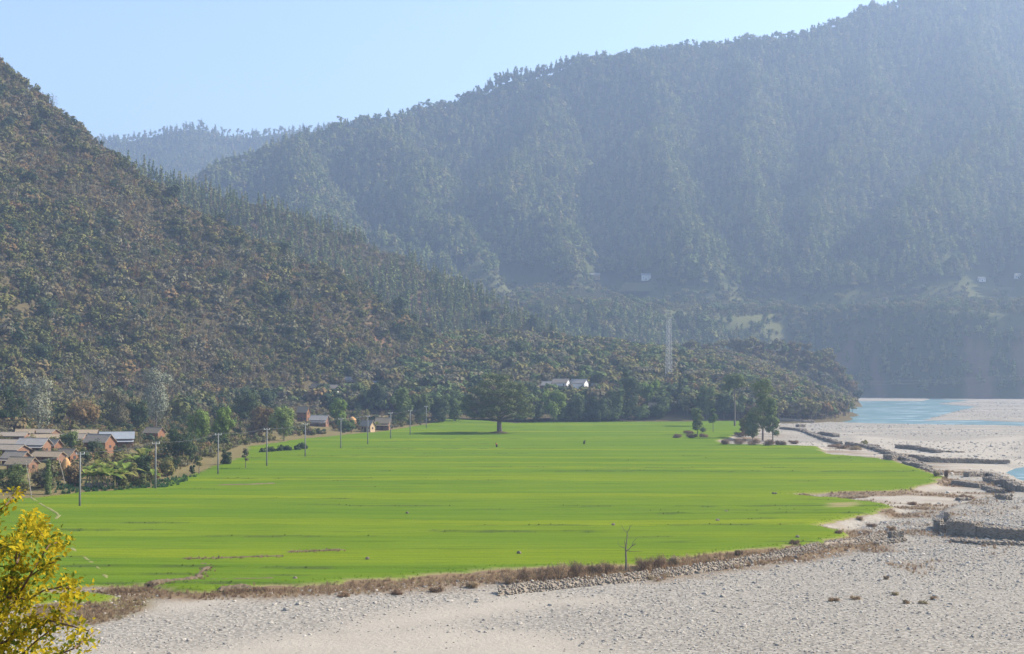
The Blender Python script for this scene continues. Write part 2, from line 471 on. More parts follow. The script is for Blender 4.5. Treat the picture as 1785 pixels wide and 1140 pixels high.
def crest_face(x, y, pts, s, sb):
    P = np.array(pts)
    zc = np.interp(x, P[:, 0], P[:, 2]); yc = np.interp(x, P[:, 0], P[:, 1])
    zc = np.where(x > P[-1, 0], P[-1, 2] - 0.8 * (x - P[-1, 0]), zc)
    return zc - np.where(y < yc, s * (yc - y), sb * (y - yc))

def h_left(x, y):
    h = crest_face(x, y, L1, 0.50, 0.7)
    g = fbm((x + 0.25 * y) / 75, y / 260, 51, 3)
    up = np.clip(h / 70, 0, 1)
    h = h + up * (22 * g * np.clip((830 - y) / 160, 0, 1) + 2.6 * fbm(x / 18, y / 18, 53))
    return h

def h_spur(x, y):
    h = crest_face(x, y, L2, 0.52, 0.6)
    h = h + np.clip(h / 60, 0, 1) * (8 * fbm(x / 50, y / 260, 61, 3) * np.clip((1100 - y) / 150, 0, 1) + 2 * fbm(x / 20, y / 20, 63))
    return h

def h_low(x, y):
    a = ridge(x, y, L3, 0.155) + 2.6 * fbm(x / 40, y / 40, 71) 
    b = ridge(x, y, L3B, 1.6) + 2.5 * fbm(x / 22, y / 22, 73)
    a = np.where(x > 60, a - 0.25 * np.maximum(0, x - 150) , a)
    return np.maximum(a, b)

EDGE_X = np.array([-900, 30, 120, 230, 300, 380, 470, 620, 900])
EDGE_Y = np.array([1330, 1340, 1380, 1400, 1435, 1385, 1318, 1260, 1200])
def h_mount(x, y):
    x0, y0 = x, y
    x = x0 + 80 * fbm(x0 / 240, y0 / 200, 301, 3); y = y0 + 30 * fbm(x0 / 200, y0 / 200, 303, 2)
    h = ridge(x, y, MC, 1.0)
    for r in MR:
        h = np.maximum(h, ridge(x, y, r, 0.84))
    x, y = x0, y0
    up = np.clip(h / 120, 0, 1)
    h = h + up * (16 * fbm(x / 110, y / 130, 81) + 16 * fbm(x / 60, y / 260, 83, 3) * np.clip((2120 - y) / 250, 0, 1))
    ye = np.interp(x, EDGE_X, EDGE_Y) + 26 * fbm(x / 60, y * 0, 85)
    ss = 0.55 + 1.0 * sstep(120, 270, x)
    tb = 80 + 7 * fbm(x / 70, y * 0, 95)
    b = np.where(y > ye, tb + 0.13 * (y - ye), tb - ss * (ye - y))
    b = b + np.where(y > ye, 5 * fbm(x / 50, y / 50, 87) * np.clip((y - ye) / 25, 0, 1), 7 * fbm(x / 24, y / 50, 89) * np.clip((ye - y) / 12, 0, 1))
    b = np.where(x < 0, b + 0.12 * x, b)
    return np.maximum(h, b)

def h_back(x, y):
    return ridge(x, y, KR, 0.55) + 8 * fbm(x / 80, y / 80, 91)

def height(x, y):
    x = np.asarray(x, float); y = np.asarray(y, float)
    h = h_valley(x, y)
    for f in (h_left, h_spur, h_low, h_mount, h_back):
        h = np.maximum(h, f(x, y))
    return h

_D = np.concatenate([np.arange(95, 420, 0.4), np.arange(420, 1000, 1.0), np.arange(1000, 3400, 3.0)])
def hit(px, py):                               # where the ray of a pixel meets the ground
    a, b = ray(px, py)
    x = a * _D; z = CAMH + b * _D
    h = height(x, _D)
    k = np.nonzero(z <= h)[0]
    k = k[0] if len(k) else len(_D) - 1
    return float(x[k]), float(_D[k]), float(h[k])

def grid(xs, ys):
    X, Y = np.meshgrid(xs, ys)
    nx, ny = len(xs), len(ys)
    i = np.arange(nx * ny).reshape(ny, nx)
    F = np.stack([i[:-1, :-1], i[:-1, 1:], i[1:, 1:], i[1:, :-1]], -1).reshape(-1, 4)
    return X.ravel(), Y.ravel(), F

def prune(V, F, keep):
    Fk = F[keep[F].any(axis=1)]
    used = np.unique(Fk)
    m = -np.ones(len(V), int); m[used] = np.arange(len(used))
    return V[used], m[Fk], used

# ---- valley floor: one sheet reaching far beyond the hills
def spaced(a, b, d0, d1):
    out = [a]; 
    while out[-1] < b:
        out.append(out[-1] + d0 + (d1 - d0) * (out[-1] - a) / (b - a))
    return np.array(out)
ys = np.concatenate([[-400, -150, -60, -30, -15], np.arange(-8, 95, 2.5), spaced(95, 300, 0.7, 1.3), spaced(301, 1330, 1.4, 7), [1400, 1600, 2000, 2600, 3400, 4300]])
xs = np.concatenate([[-2400, -1600, -1000, -700, -500], np.arange(-420, -120, 4.0), np.arange(-120, 130, 1.05), np.arange(130, 480, 2.2), [500, 560, 650, 800, 1000, 1600, 2400]])
X, Y, Fq = grid(xs, ys)
Z = h_valley(X, Y)
fd = sdf(X, Y, FIELD)
sand = np.zeros_like(X)
for poly in SAND:
    sand = np.maximum(sand, sstep(-4, 4, sdf(X, Y, poly) + 5 * fbm(X / 9, Y / 9, 101)))
sand = np.maximum(sand, sstep(0.12, 0.5, fbm(X / 60, Y / 9, 103)) * sstep(240, 420, Y))
bk = seg_dist(X, Y, BANKZ)
soil = sstep(7.0, 2.0, bk + 3 * fbm(X / 4, Y / 4, 105)) 
soil = np.maximum(soil, 0.85 * sstep(-0.3, 0.3, fbm(X / 9, Y / 6, 107)) * sstep(-26, -2, fd) * (X > 45))
soil = np.maximum(soil, sstep(-1.0, 1.0, fd))
behind = sstep(-3, 4, sdf(X, Y, BEHIND))
soil = np.maximum(soil, behind)
leftside = sstep(45, 10, X) * sstep(190, 225, Y)
soil = np.maximum(soil, leftside); behind = np.maximum(behind, leftside)
left_dry = sdf(X, Y, gps([(60,1052),(200,1048),(258,1036),(255,1062),(200,1078),(120,1085),(40,1080)], -0.6))
soil = np.maximum(soil, sstep(-2, 2, left_dry + 2 * fbm(X / 3, Y / 3, 109)))
veg = np.maximum(behind * sstep(-0.15, 0.35, fbm(X / 14, Y / 14, 111)), sstep(-2, 2, left_dry) * sstep(-0.1, 0.3, fbm(X / 4, Y / 4, 113)))
veg = np.maximum(veg, 0.8 * leftside)
veg = np.maximum(veg, (Y < 92) * 0.7 * (Z > -0.4))
soil = np.maximum(soil, (Y < 92) * (Z > -0.6))
V = np.stack([X, Y, Z], -1)
tag(mesh_obj("ground", V, Fq, M['ground'], smooth=True, attrs={"sand": sand, "soil": soil, "veg": veg}), kind="structure",
    label="pale gravel and sand valley floor beside the river")

# ---- river water
mb = MB()
X2 = np.linspace(130, 900, 20)
wv = [(x, y, Z_WATER) for y in (200, 700, 1500) for x in (100, 500, 1100)]
tag(mesh_obj("river", wv, [(0,1,4,3),(1,2,5,4),(3,4,7,6),(4,5,8,7)], M['water']), kind="structure", label="turquoise river with small rapids")

# ---- the green field: low terraces, each ending in a small step towards the river
fx = np.arange(-160, 172, 1.3)
fy = np.concatenate([spaced(112, 330, 0.34, 0.6), spaced(331, 760, 0.7, 2.6)])
X, Y, Fq = grid(fx, fy)
fd = sdf(X, Y, FIELD)
fdp = sdf(X, Y, PATCH)
wav = Y + 5 * fbm(X / 90, Y / 60, 121) + 1.2 * fbm(X / 12, Y / 12, 122) + 0.02 * X
edges = [112.0]
r2 = np.random.default_rng(5)
while edges[-1] < 780:
    edges.append(edges[-1] + r2.uniform(4.5, 9.0) * (1 + max(0, edges[-1] - 300) / 500))
edges = np.array(edges)
k = np.clip(np.searchsorted(edges, wav) - 1, 0, len(edges) - 2)
u = (wav - edges[k]) / (edges[k + 1] - edges[k]); dst = wav - edges[k]
amp = (0.10 + 0.22 * r2.random(len(edges)))[k] * sstep(-0.25, 0.35, fbm(X / 30, k * 3.7, 123))
saw = amp * (sstep(0, 0.45, dst) - u)
bund = sstep(0.6, 0.1, np.abs(dst - 0.15)) * sstep(0.06, 0.2, amp) * sstep(-0.15, 0.15, fbm(X / 6, k * 5.1, 125, 5))
fz = h_valley(X, Y)
rag = fd + 1.4 * fbm(X / 5, Y / 5, 127) + 0.8 * fbm(X / 1.7, Y / 1.7, 129)
ragp = fdp + 0.8 * fbm(X / 4, Y / 4, 128)
lift = np.where(rag > ragp, np.clip(rag * 0.22, -0.6, 0.16), np.clip(ragp * 0.22, -0.6, 0.12))
fz = fz + lift + saw * sstep(0, 2, rag)
yellow = np.clip(0.55 * sstep(-0.2, 0.5, fbm(X / 120, k * 2.3, 131)) + 0.5 * sstep(-20, 90, X) * sstep(420, 200, Y) * (0.5 + 0.5 * fbm(X / 40, k * 1.7, 133)), 0, 0.9)
edge = sstep(0.7, 0.0, np.maximum(rag, ragp)) * 0.7
bare = sdf(X, Y, gps([(1440,880),(1490,876),(1500,884),(1450,886)]))
edge = np.maximum(edge, 0.7 * sstep(-1, 1, bare + fbm(X / 3, Y / 3, 135)))
V, Fk, used = prune(np.stack([X, Y, fz], -1), Fq, np.maximum(rag, ragp) > -2.2)
tag(mesh_obj("field", V, Fk, M['field'], smooth=True, attrs={"yellow": yellow[used], "bund": bund[used], "edge": edge[used]}),
    kind="structure", label="bright green field of young wheat in low terraces")
BUNDS = (X, Y, fz, bund, np.maximum(rag, ragp))
def field_z(x, y):
    return float(h_valley(np.array([x]), np.array([y]))[0])

# ---- hills
def hill(name, fn, x0, x1, y0, y1, step, mat, label, ystep=None):
    X, Y, Fq = grid(np.arange(x0, x1, step), np.arange(y0, y1, ystep or step))
    Z = fn(X, Y)
    keep = Z > h_valley(X, Y) - 3
    V, Fk, used = prune(np.stack([X, Y, np.maximum(Z, -6)], -1), Fq, keep)
    at_ = {}
    if name == 'mountain':
        e_ = np.interp(V[:, 0], EDGE_X, EDGE_Y)
        at_ = {'bench': sstep(16, 4, V[:, 2] - (84 + .13 * (V[:, 1] - e_))) * sstep(-20, 5, V[:, 1] - e_), 'scarp': sstep(4, -12, V[:, 1] - e_) * sstep(120, 95, V[:, 2]) * sstep(230, 300, V[:, 0]) * 0.8 * sstep(-.1, .3, fbm(V[:, 0] / 28, V[:, 1] / 90, 311))}
    return tag(mesh_obj(name, V, Fk, M[mat], smooth=True, attrs=at_), kind="structure", label=label)
hill("left_hill", h_left, -700, 90, 380, 1250, 3.2, 'hill', "steep shrub covered hillside at the left")
hill("conifer_spur", h_spur, -500, 300, 750, 1400, 4.0, 'hill', "wooded spur with conifers behind the left hill")
hill("low_spur", h_low, -160, 330, 640, 1160, 3.0, 'hill', "low wooded spur ending in a bluff at the river")
hill("mountain", h_mount, -1000, 1400, 1180, 2950, 7.5, 'mount', "large hazy forested mountain across the river")
hill("distant_ridge", h_back, -1500, 700, 2600, 3900, 16.0, 'mount', "faint ridge far behind at the left")

# ---- haze: one closed box of thin pale air round everything
hz = MB().box(-2500, 2500, -460, 4400, -9, 720)
m, t, out = new_mat("haze_air")
pv = N(t, "ShaderNodeVolumePrincipled")
pv.inputs["Color"].default_value = (*HAZE_COLOR, 1)
pv.inputs["Density"].default_value = HAZE_DENSITY
pv.inputs["Anisotropy"].default_value = HAZE_ANISO
L(t, pv.outputs[0], out.inputs["Volume"])
haze = tag(hz.build("haze", m), kind="stuff", label="thin blue winter haze filling the valley")
# ------------------------------------------------------------------ foliage builders
def rand_dirs(n, r):
    d = r.normal(size=(n, 3)); return d / np.linalg.norm(d, axis=1, keepdims=True)

def leaf_quads(P, Nrm, size, r, aspect=0.6):
    n = len(P)
    t = np.cross(Nrm, rand_dirs(n, r)); t /= np.linalg.norm(t, axis=1, keepdims=True) + 1e-9
    b = np.cross(Nrm, t)
    s = (np.asarray(size) * np.ones(n))[:, None]
    V = np.stack([P - t * s * .5, P - b * s * .5 * aspect + t * s * .05, P + t * s * .5, P + b * s * .5 * aspect - t * s * .05], 1).reshape(-1, 3)
    return V, np.arange(4 * n).reshape(n, 4)

def crown_pts(blobs, n, r, shell=0.55, lump=0.25):
    B = np.array(blobs, float)
    w = (B[:, 3] * B[:, 4] + B[:, 4] * B[:, 5] + B[:, 3] * B[:, 5]); w /= w.sum()
    k = r.choice(len(B), n, p=w)
    d = rand_dirs(n, r)
    rad = shell + (1 - shell) * r.random(n) ** 0.6
    rad = rad * (1 + lump * np.sin(d[:, 0] * 5 + k) * np.sin(d[:, 1] * 4.3 + 2 * k) + lump * 0.5 * r.normal(size=n) * 0.5)
    P = B[k, :3] + d * B[k, 3:6] * rad[:, None]
    return P, d

def make_crown(blobs, n, size, r, flat=0.35, shell=0.6, up=0.45, aspect=0.8, droop=0.0, lump=0.25):
    P, d = crown_pts(blobs, n, r, shell, lump)
    nr = d * 1.1 + rand_dirs(n, r) * 0.5; nr[:, 2] += up * .8
    nr /= np.linalg.norm(nr, axis=1, keepdims=True)
    s = size * (0.6 + 0.8 * r.random(n))
    return leaf_quads(P, nr, s, r, aspect)

def combine(parts):                            # [(V, F, mat index)] -> one mesh's data, all faces quads
    vs, fs, mi, n = [], [], [], 0
    for V, Fq, k in parts:
        V = np.asarray(V, float); Fq = np.asarray(Fq)
        vs.append(V); fs.append(Fq + n); mi.append(np.full(len(Fq), k)); n += len(V)
    return np.concatenate(vs), np.concatenate(fs), np.concatenate(mi)

def tube_quads(pts, radii, n=5):
    m = MB().tube(pts, radii, n)
    return np.array(m.v), np.array([f for f in m.f if len(f) == 4])

protos = {}
def proto_set(name, objs):
    col = bpy.data.collections.new(name)
    for i, o in enumerate(objs):
        o.name = "%s_%02d" % (name, i)
        col.objects.link(o)
    protos[name] = (col, objs)

def p_shrub(seed, mat, H=1.0, W=1.0, n=260, leaf=0.165, lumps=7):
    r = np.random.default_rng(seed)
    bl = [(0, 0, 0.40 * H, 0.40 * W, 0.40 * W, 0.40 * H)]
    for k in range(lumps):
        a = r.uniform(0, 6.28); q = r.uniform(0.1, 0.42) * W; s = r.uniform(0.16, 0.3)
        bl.append((q * math.cos(a), q * math.sin(a), r.uniform(0.3, 0.85) * H, s * W, s * W, s * H * 0.8))
    c = make_crown(bl, n, leaf, r)
    tr = tube_quads([(0, 0, -0.15), (0.03, 0.02, 0.3 * H), (0.0, 0.05, 0.6 * H)], [0.035, 0.025, 0.01], 4)
    V, Fq, mi = combine([(c[0], c[1], 0), (tr[0], tr[1], 1)])
    return mesh_obj("shrub", V, Fq, [M[mat], M['bark']], link=False, mat_idx=mi)

def p_bare(seed, mat):                         # leafless or nearly leafless scrub: many fine upright twigs
    r = np.random.default_rng(seed)
    parts = []
    for k in range(26):
        a = r.uniform(0, 6.28); l = r.uniform(0.5, 1.0)
        tip = np.array([math.cos(a) * r.uniform(.1, .5), math.sin(a) * r.uniform(.1, .5), l])
        b = np.array([math.cos(a) * .08, math.sin(a) * .08, -0.1])
        q = np.cross(tip, [0, 0, 1]); q = q / (np.linalg.norm(q) + 1e-6) * 0.018
        V = np.array([b - q, b + q, tip + q * .4, tip - q * .4]); parts.append((V, np.array([[0, 1, 2, 3]]), 0))
    c = make_crown([(0, 0, .6, .42, .42, .38)], 60, 0.11, r, aspect=0.4)
    parts.append((c[0], c[1], 0))
    V, Fq, mi = combine(parts)
    return mesh_obj("bare_shrub", V, Fq, [M[mat]], link=False, mat_idx=mi)

def p_pine(seed, slim=0.18, n=120, leaf=0.13, base=0.22, bare=False):
    r = np.random.default_rng(seed)
    bl = []
    for k in range(7):
        f = k / 6
        z = base + (1 - base) * (0.08 + 0.88 * f)
        w = slim * (1.05 - 0.85 * f) * r.uniform(0.75, 1.25)
        a = r.uniform(0, 6.28)
        bl.append((0.3 * w * math.cos(a), 0.3 * w * math.sin(a), z, w, w, 0.075))
    c = make_crown(bl, n, leaf, r, shell=0.4, up=0.3)
    tr = tube_quads([(0, 0, -0.05), (0.005, 0, 0.5), (0, 0, 0.95)], [0.014, 0.010, 0.003], 4)
    V, Fq, mi = combine([(c[0], c[1], 0), (tr[0], tr[1], 1)])
    return mesh_obj("pine", V, Fq, [M['pine'], M['bark']], link=False, mat_idx=mi)

def p_umbrella(seed, n=130, leaf=0.11):       # tall chir pine: bare trunk and a rounded open crown
    r = np.random.default_rng(seed)
    bl, lim = [], []
    for k in range(6):
        a = r.uniform(0, 6.28); q = r.uniform(0.04, 0.17); z = r.uniform(0.62, 0.95); s = r.uniform(0.08, 0.15)
        bl.append((q * math.cos(a), q * math.sin(a), z, s, s, s * .6))
        lim.append(tube_quads([(0, 0, z - 0.16), (q * math.cos(a), q * math.sin(a), z)], [0.008, 0.003], 4))
    c = make_crown(bl, n, leaf, r, shell=0.35)
    tr = tube_quads([(0, 0, -0.05), (r.uniform(-.02, .02), 0, 0.5), (0, 0, 0.9)], [0.015, 0.011, 0.004], 4)
    V, Fq, mi = combine([(c[0], c[1], 0), (tr[0], tr[1], 1)] + [(a, b, 1) for a, b in lim])
    return mesh_obj("pine", V, Fq, [M['pine'], M['bark']], link=False, mat_idx=mi)

def p_broad(seed, mat, n=240, leaf=0.15):
    r = np.random.default_rng(seed)
    bl = [(0, 0, 0.60, 0.26, 0.26, 0.24)]; lim = []
    for k in range(6):
        a = k * 1.05 + r.uniform(0, .6); q = r.uniform(0.15, 0.34); z = r.uniform(0.42, 0.85); s = r.uniform(0.12, 0.2)
        bl.append((q * math.cos(a), q * math.sin(a), z, s, s, s * .8))
        lim.append(tube_quads([(0, 0, 0.3), (q * math.cos(a), q * math.sin(a), z)], [0.014, 0.004], 4))
    c = make_crown(bl, n, leaf, r)
    tr = tube_quads([(0, 0, -0.05), (0.01, 0, 0.3), (0, 0, 0.7)], [0.03, 0.022, 0.008], 5)
    V, Fq, mi = combine([(c[0], c[1], 0), (tr[0], tr[1], 1)] + [(a, b, 1) for a, b in lim])
    return mesh_obj("broadleaf_tree", V, Fq, [M[mat], M['bark']], link=False, mat_idx=mi)

def ico(sub=1):
    t = (1 + 5 ** .5) / 2
    v = np.array([(-1,t,0),(1,t,0),(-1,-t,0),(1,-t,0),(0,-1,t),(0,1,t),(0,-1,-t),(0,1,-t),(t,0,-1),(t,0,1),(-t,0,-1),(-t,0,1)], float)
    f = [(0,11,5),(0,5,1),(0,1,7),(0,7,10),(0,10,11),(1,5,9),(5,11,4),(11,10,2),(10,7,6),(7,1,8),(3,9,4),(3,4,2),(3,2,6),(3,6,8),(3,8,9),(4,9,5),(2,4,11),(6,2,10),(8,6,7),(9,8,1)]
    return v / np.linalg.norm(v, axis=1, keepdims=True), f
def p_stone(seed):
    r = np.random.default_rng(seed)
    v, f = ico()
    v = v * (0.75 + 0.5 * r.random((12, 1))) * [0.55, 0.42, 0.30]
    return mesh_obj("stone", v, f, M['stone'], link=False)

def p_tuft(seed, mat, n=28, spread=0.35, wid=0.035):
    r = np.random.default_rng(seed)
    V, Fq = [], []
    for k in range(n):
        a = r.uniform(0, 6.28); b = np.array([r.normal() * .18, r.normal() * .18, -0.03])
        l = r.uniform(.5, 1.0); o = np.array([math.cos(a), math.sin(a), 0]) * r.uniform(.05, spread) * l
        tip = b + o + [0, 0, l * r.uniform(.6, 1)]
        q = np.array([-math.sin(a), math.cos(a), 0]) * wid
        i = len(V); V += [b - q, b + q, tip + q * .3, tip - q * .3]; Fq.append([i, i + 1, i + 2, i + 3])
    return mesh_obj("tuft", np.array(V), np.array(Fq), M[mat], link=False)

proto_set("shrub", [p_shrub(1, 'shrub_green'), p_shrub(2, 'shrub_green', 1.15, .9), p_shrub(3, 'shrub_green', .8, 1.1), p_shrub(4, 'shrub_grey'), p_shrub(5, 'shrub_grey', .8, 1.05),
                    p_shrub(6, 'shrub_brown', .9, 1.0), p_bare(7, 'shrub_brown'), p_bare(8, 'shrub_grey'), p_shrub(9, 'leaf_dark', 1.2, .95), p_shrub(10, 'leaf_olive', 1.0, 1.0), p_broad(11, 'shrub_green'), p_broad(12, 'leaf_olive')])
proto_set("pine", [p_pine(21, .23, 140, .14), p_pine(22, .20, 140, .135), p_pine(23, .26, 150, .145), p_pine(24, .22, 140, .14, .3), p_umbrella(25, 150, .09), p_umbrella(26, 150, .09), p_broad(27, 'pine', 200, .14), p_broad(28, 'pine', 200, .14)])
proto_set("spruce", [p_pine(31, .12, 110, .09, .12), p_pine(32, .14, 110, .1, .1), p_pine(33, .11, 110, .09, .2)])
proto_set("broad", [p_broad(41, 'leaf_mid'), p_broad(42, 'leaf_olive'), p_broad(43, 'leaf_dark'), p_broad(44, 'leaf_mid'), p_broad(45, 'shrub_grey'), p_pine(46, .16, base=.25), p_broad(47, 'shrub_brown')])
proto_set("cobble", [p_stone(50 + k) for k in range(6)])
proto_set("tuft", [p_tuft(60, 'dry'), p_tuft(61, 'dry', 22, .5), p_tuft(62, 'dry_dark', 34, .4), p_tuft(63, 'dry_dark', 30, .6)])

def scatter(name, protoname, P, scl, rot, pid, label):
    me = bpy.data.meshes.new(name)
    me.vertices.add(len(P)); me.vertices.foreach_set("co", np.asarray(P, np.float32).ravel())
    for k, v, ty in (("scl", scl, 'FLOAT'), ("rotz", rot, 'FLOAT'), ("pid", pid, 'INT')):
        a = me.attributes.new(k, ty, 'POINT')
        a.data.foreach_set("value", np.asarray(v, np.float32 if ty == 'FLOAT' else np.int32))
    o = bpy.data.objects.new(name, me); C.objects.link(o)
    g = bpy.data.node_groups.new(name + "_nodes", 'GeometryNodeTree')
    g.interface.new_socket("Geometry", in_out='INPUT', socket_type='NodeSocketGeometry')
    g.interface.new_socket("Geometry", in_out='OUTPUT', socket_type='NodeSocketGeometry')
    gi, go = g.nodes.new("NodeGroupInput"), g.nodes.new("NodeGroupOutput")
    ci = g.nodes.new("GeometryNodeCollectionInfo"); ci.inputs[0].default_value = protos[protoname][0]
    ci.inputs[1].default_value = True; ci.inputs[2].default_value = True
    ip = g.nodes.new("GeometryNodeInstanceOnPoints")
    def named(nm, ty):
        n = g.nodes.new("GeometryNodeInputNamedAttribute"); n.data_type = ty; n.inputs[0].default_value = nm
        return n.outputs[0]
    cx = g.nodes.new("ShaderNodeCombineXYZ")
    g.links.new(named("rotz", 'FLOAT'), cx.inputs[2])
    g.links.new(gi.outputs[0], ip.inputs["Points"]); g.links.new(ci.outputs[0], ip.inputs["Instance"])
    ip.inputs["Pick Instance"].default_value = True
    g.links.new(named("pid", 'INT'), ip.inputs["Instance Index"])
    e2r = g.nodes.new("FunctionNodeEulerToRotation"); g.links.new(cx.outputs[0], e2r.inputs[0])
    g.links.new(e2r.outputs[0], ip.inputs["Rotation"])
    g.links.new(named("scl", 'FLOAT'), ip.inputs["Scale"])
    g.links.new(ip.outputs[0], go.inputs[0])
    md = o.modifiers.new("scatter", 'NODES'); md.node_group = g
    return tag(o, label, kind="stuff")

def jitter(x0, x1, y0, y1, step, r):
    X, Y = np.meshgrid(np.arange(x0, x1, step), np.arange(y0, y1, step))
    X = X.ravel() + r.uniform(-.5, .5, X.size) * step; Y = Y.ravel() + r.uniform(-.5, .5, Y.size) * step
    return X, Y

def in_view(X, Y, Z, mx=110, my=120):
    a, b = proj(X, Y, Z)
    return (a > -mx) & (a < W_PX + mx) & (b > -my) & (b < H_PX + my) & (Y > 90)

PLACES_CLEAR = []                              # (x, y, r): spots kept free for houses
def is_clear(X, Y):
    ok = np.ones(len(X), bool)
    for (cx, cy, cr) in PLACES_CLEAR:
        ok &= np.hypot(X - cx, Y - cy) > cr
    return ok

def plant(name, protoname, X, Y, Z, scl, pid, label, top, score, thing_name, thing_label, cat, group, r, sink=0.15):
    """the `top` highest-scoring ones become things of their own, the rest is one stuff object"""
    order = np.argsort(-score)
    ind, rest = order[:top], order[top:]
    rot = r.uniform(0, 6.28, len(X))
    zz = Z - sink
    if len(rest):
        scatter(name, protoname, np.stack([X, Y, zz], -1)[rest], scl[rest], rot[rest], pid[rest], label)
    objs = protos[protoname][1]
    for i in ind:
        src = objs[int(pid[i])]
        o = bpy.data.objects.new(thing_name, src.data)
        o.location = (X[i], Y[i], zz[i]); o.rotation_euler = (0, 0, rot[i]); o.scale = (scl[i],) * 3
        C.objects.link(o)
        if callable(thing_label):
            qx, qy = proj(X[i], Y[i], Z[i])
            tag(o, thing_label(int(pid[i]), float(scl[i]), float(qx), float(qy)), cat, group)
        else:
            tag(o, thing_label, cat, group)
# ------------------------------------------------------------------ where the houses stand (kept clear of scrub)
# x0, x1, ridge y, base y in the photograph, yaw, wall, roof, storeys, label
HOUSES = [
 (34, 84, 764, 789, 12, 'mud_brown', 'tin', 2, "two storey house with whitish tin roof, largest of the left village"),
 (3, 49, 756, 768, 8, 'mud_brown', 'slate', 1, "long low house with grey roof behind the two storey village house"),
 (30, 58, 752, 762, -10, 'mud_brown', 'thatch', 1, "brown thatched hut at the back of the left village"),
 (56, 100, 748, 762, 20, 'mud_brown', 'slate', 1, "rearmost village house with grey brown gable roof below the hillside"),
 (55, 104, 757, 772, -8, 'mud_brown', 'thatch', 1, "thatched house just behind the orange walled village hut"),
 (87, 104, 766, 789, 30, 'mud', 'slate', 2, "narrow orange walled house right of the whitish tin roof"),
 (-14, 46, 767, 782, 18, 'mud_brown', 'slate', 1, "upper of the three grey slate roofs at the left edge"),
 (-12, 46, 775, 794, 22, 'mud_brown', 'slate', 1, "middle of the three grey slate roofs at the left edge"),
 (7, 50, 787, 812, 24, 'mud_brown', 'slate', 1, "lowest of the three grey slate roofs at the left edge"),
 (60, 110, 787, 806, 16, 'mud_brown', 'thatch', 1, "low thatched house between the leaning bamboo poles"),
 (103, 134, 782, 805, 28, 'mud', 'thatch', 1, "small orange walled hut with tan roof beside the first pole"),
 (150, 197, 757, 788, 25, 'mud', 'slate', 1, "orange fronted house with grey slate roof above the banana plants"),
 (176, 231, 753, 780, -14, 'mud_brown', 'tin_blue', 1, "brown house with blue grey tin roof and porch"),
 (253, 285, 745, 766, 28, 'mud', 'thatch', 2, "orange two storey house with tan roof standing apart uphill"),
 (108, 150, 756, 774, 10, 'mud_brown', 'slate', 1, "grey roofed house between the orange hut and the blue grey tin roof"),
 (16, 62, 797, 822, 20, 'mud_brown', 'thatch', 1, "lowest thatched house of the left village, just above the thicket"),
 (128, 168, 749, 764, -8, 'mud_brown', 'thatch', 1, "brown thatched house at the back, right of the haystack"),
 (541, 563, 671, 686, 28, 'mud_brown', 'thatch', 1, "brown hut highest on the slope above the middle hamlet"),
 (598, 624, 657, 672, 15, 'mud_tan', 'tin', 1, "tan walled house with flat tin roof on the slope"),
 (644, 669, 664, 677, 20, 'blue_wall', 'tin_blue', 1, "pale blue house with tin roof on the slope"),
 (576, 590, 672, 686, 10, 'white_wall', 'slate', 1, "small white walled house half hidden by trees"),
 (518, 540, 709, 735, 22, 'mud', 'thatch', 2, "two storey orange house at the left of the middle hamlet"),
 (540, 574, 724, 743, 14, 'mud_brown', 'tin', 1, "brown hut with pale tin roof beside the hay mound"),
 (628, 654, 733, 753, 35, 'mud_tan', 'slate', 1, "gabled tan hut at the field edge behind the poles"),
 (654, 682, 728, 750, 12, 'mud_brown', 'thatch', 1, "low open thatched shed right of the gabled hut"),
 (937, 962, 665, 687, 12, 'mud_brown', 'tin', 1, "brown house with bright tin roof behind the big tree"),
 (962, 994, 661, 686, 26, 'white_wall', 'slate', 2, "white two storey house behind the big tree"),
 (993, 1026, 661, 687, 30, 'white_wall', 'tin', 1, "white gabled house with tin roof right of the two storey one"),
 (1030, 1050, 669, 685, 14, 'mud_tan', 'tin_blue', 1, "small tan house with blue tin roof, last of the row"),
 (1131, 1145, 702, 721, 15, 'mud_tan', 'thatch', 1, "tiny tan hut at the far field edge below the pylon"),
 (1028, 1047, 479, 490, 10, 'mud_tan', 'tin', 1, "tan farmhouse on the far bench left of the white one"),
 (1117, 1136, 477, 489, 8, 'white_wall', 'tin_blue', 1, "white farmhouse on the far bench below the forest"),
 (1122, 1132, 496, 503, 8, 'white_wall', 'tin', 1, "small white shed below the white farmhouse on the bench"),
 (1704, 1718, 483, 491, -8, 'white_wall', 'tin', 1, "small white house among trees on the right of the bench"),
 (1768, 1780, 477, 486, -8, 'white_wall', 'tin', 1, "white house at the right edge of the bench"),
]
HOUSE_POS = []
for hx in HOUSES:
    cx = (hx[0] + hx[1]) / 2
    x, y, z = hit(cx, hx[3])
    HOUSE_POS.append((x, y, z))
    PLACES_CLEAR.append((x, y, 5.5 if y < 1000 else 14))
    PLACES_CLEAR.append((x * (1 - 7 / y), y - 7, 5 if y < 1000 else 14))
    if 480 < y < 1000:
        for q in (14, 21, 28): PLACES_CLEAR.append((x * (1 - q / y), y - q, 4.5))
    if y > 1000:
        for q in (20, 40): PLACES_CLEAR.append((x * (1 - q / y), y - q, 14))

# ------------------------------------------------------------------ vegetation on the hills
r = np.random.default_rng(11)
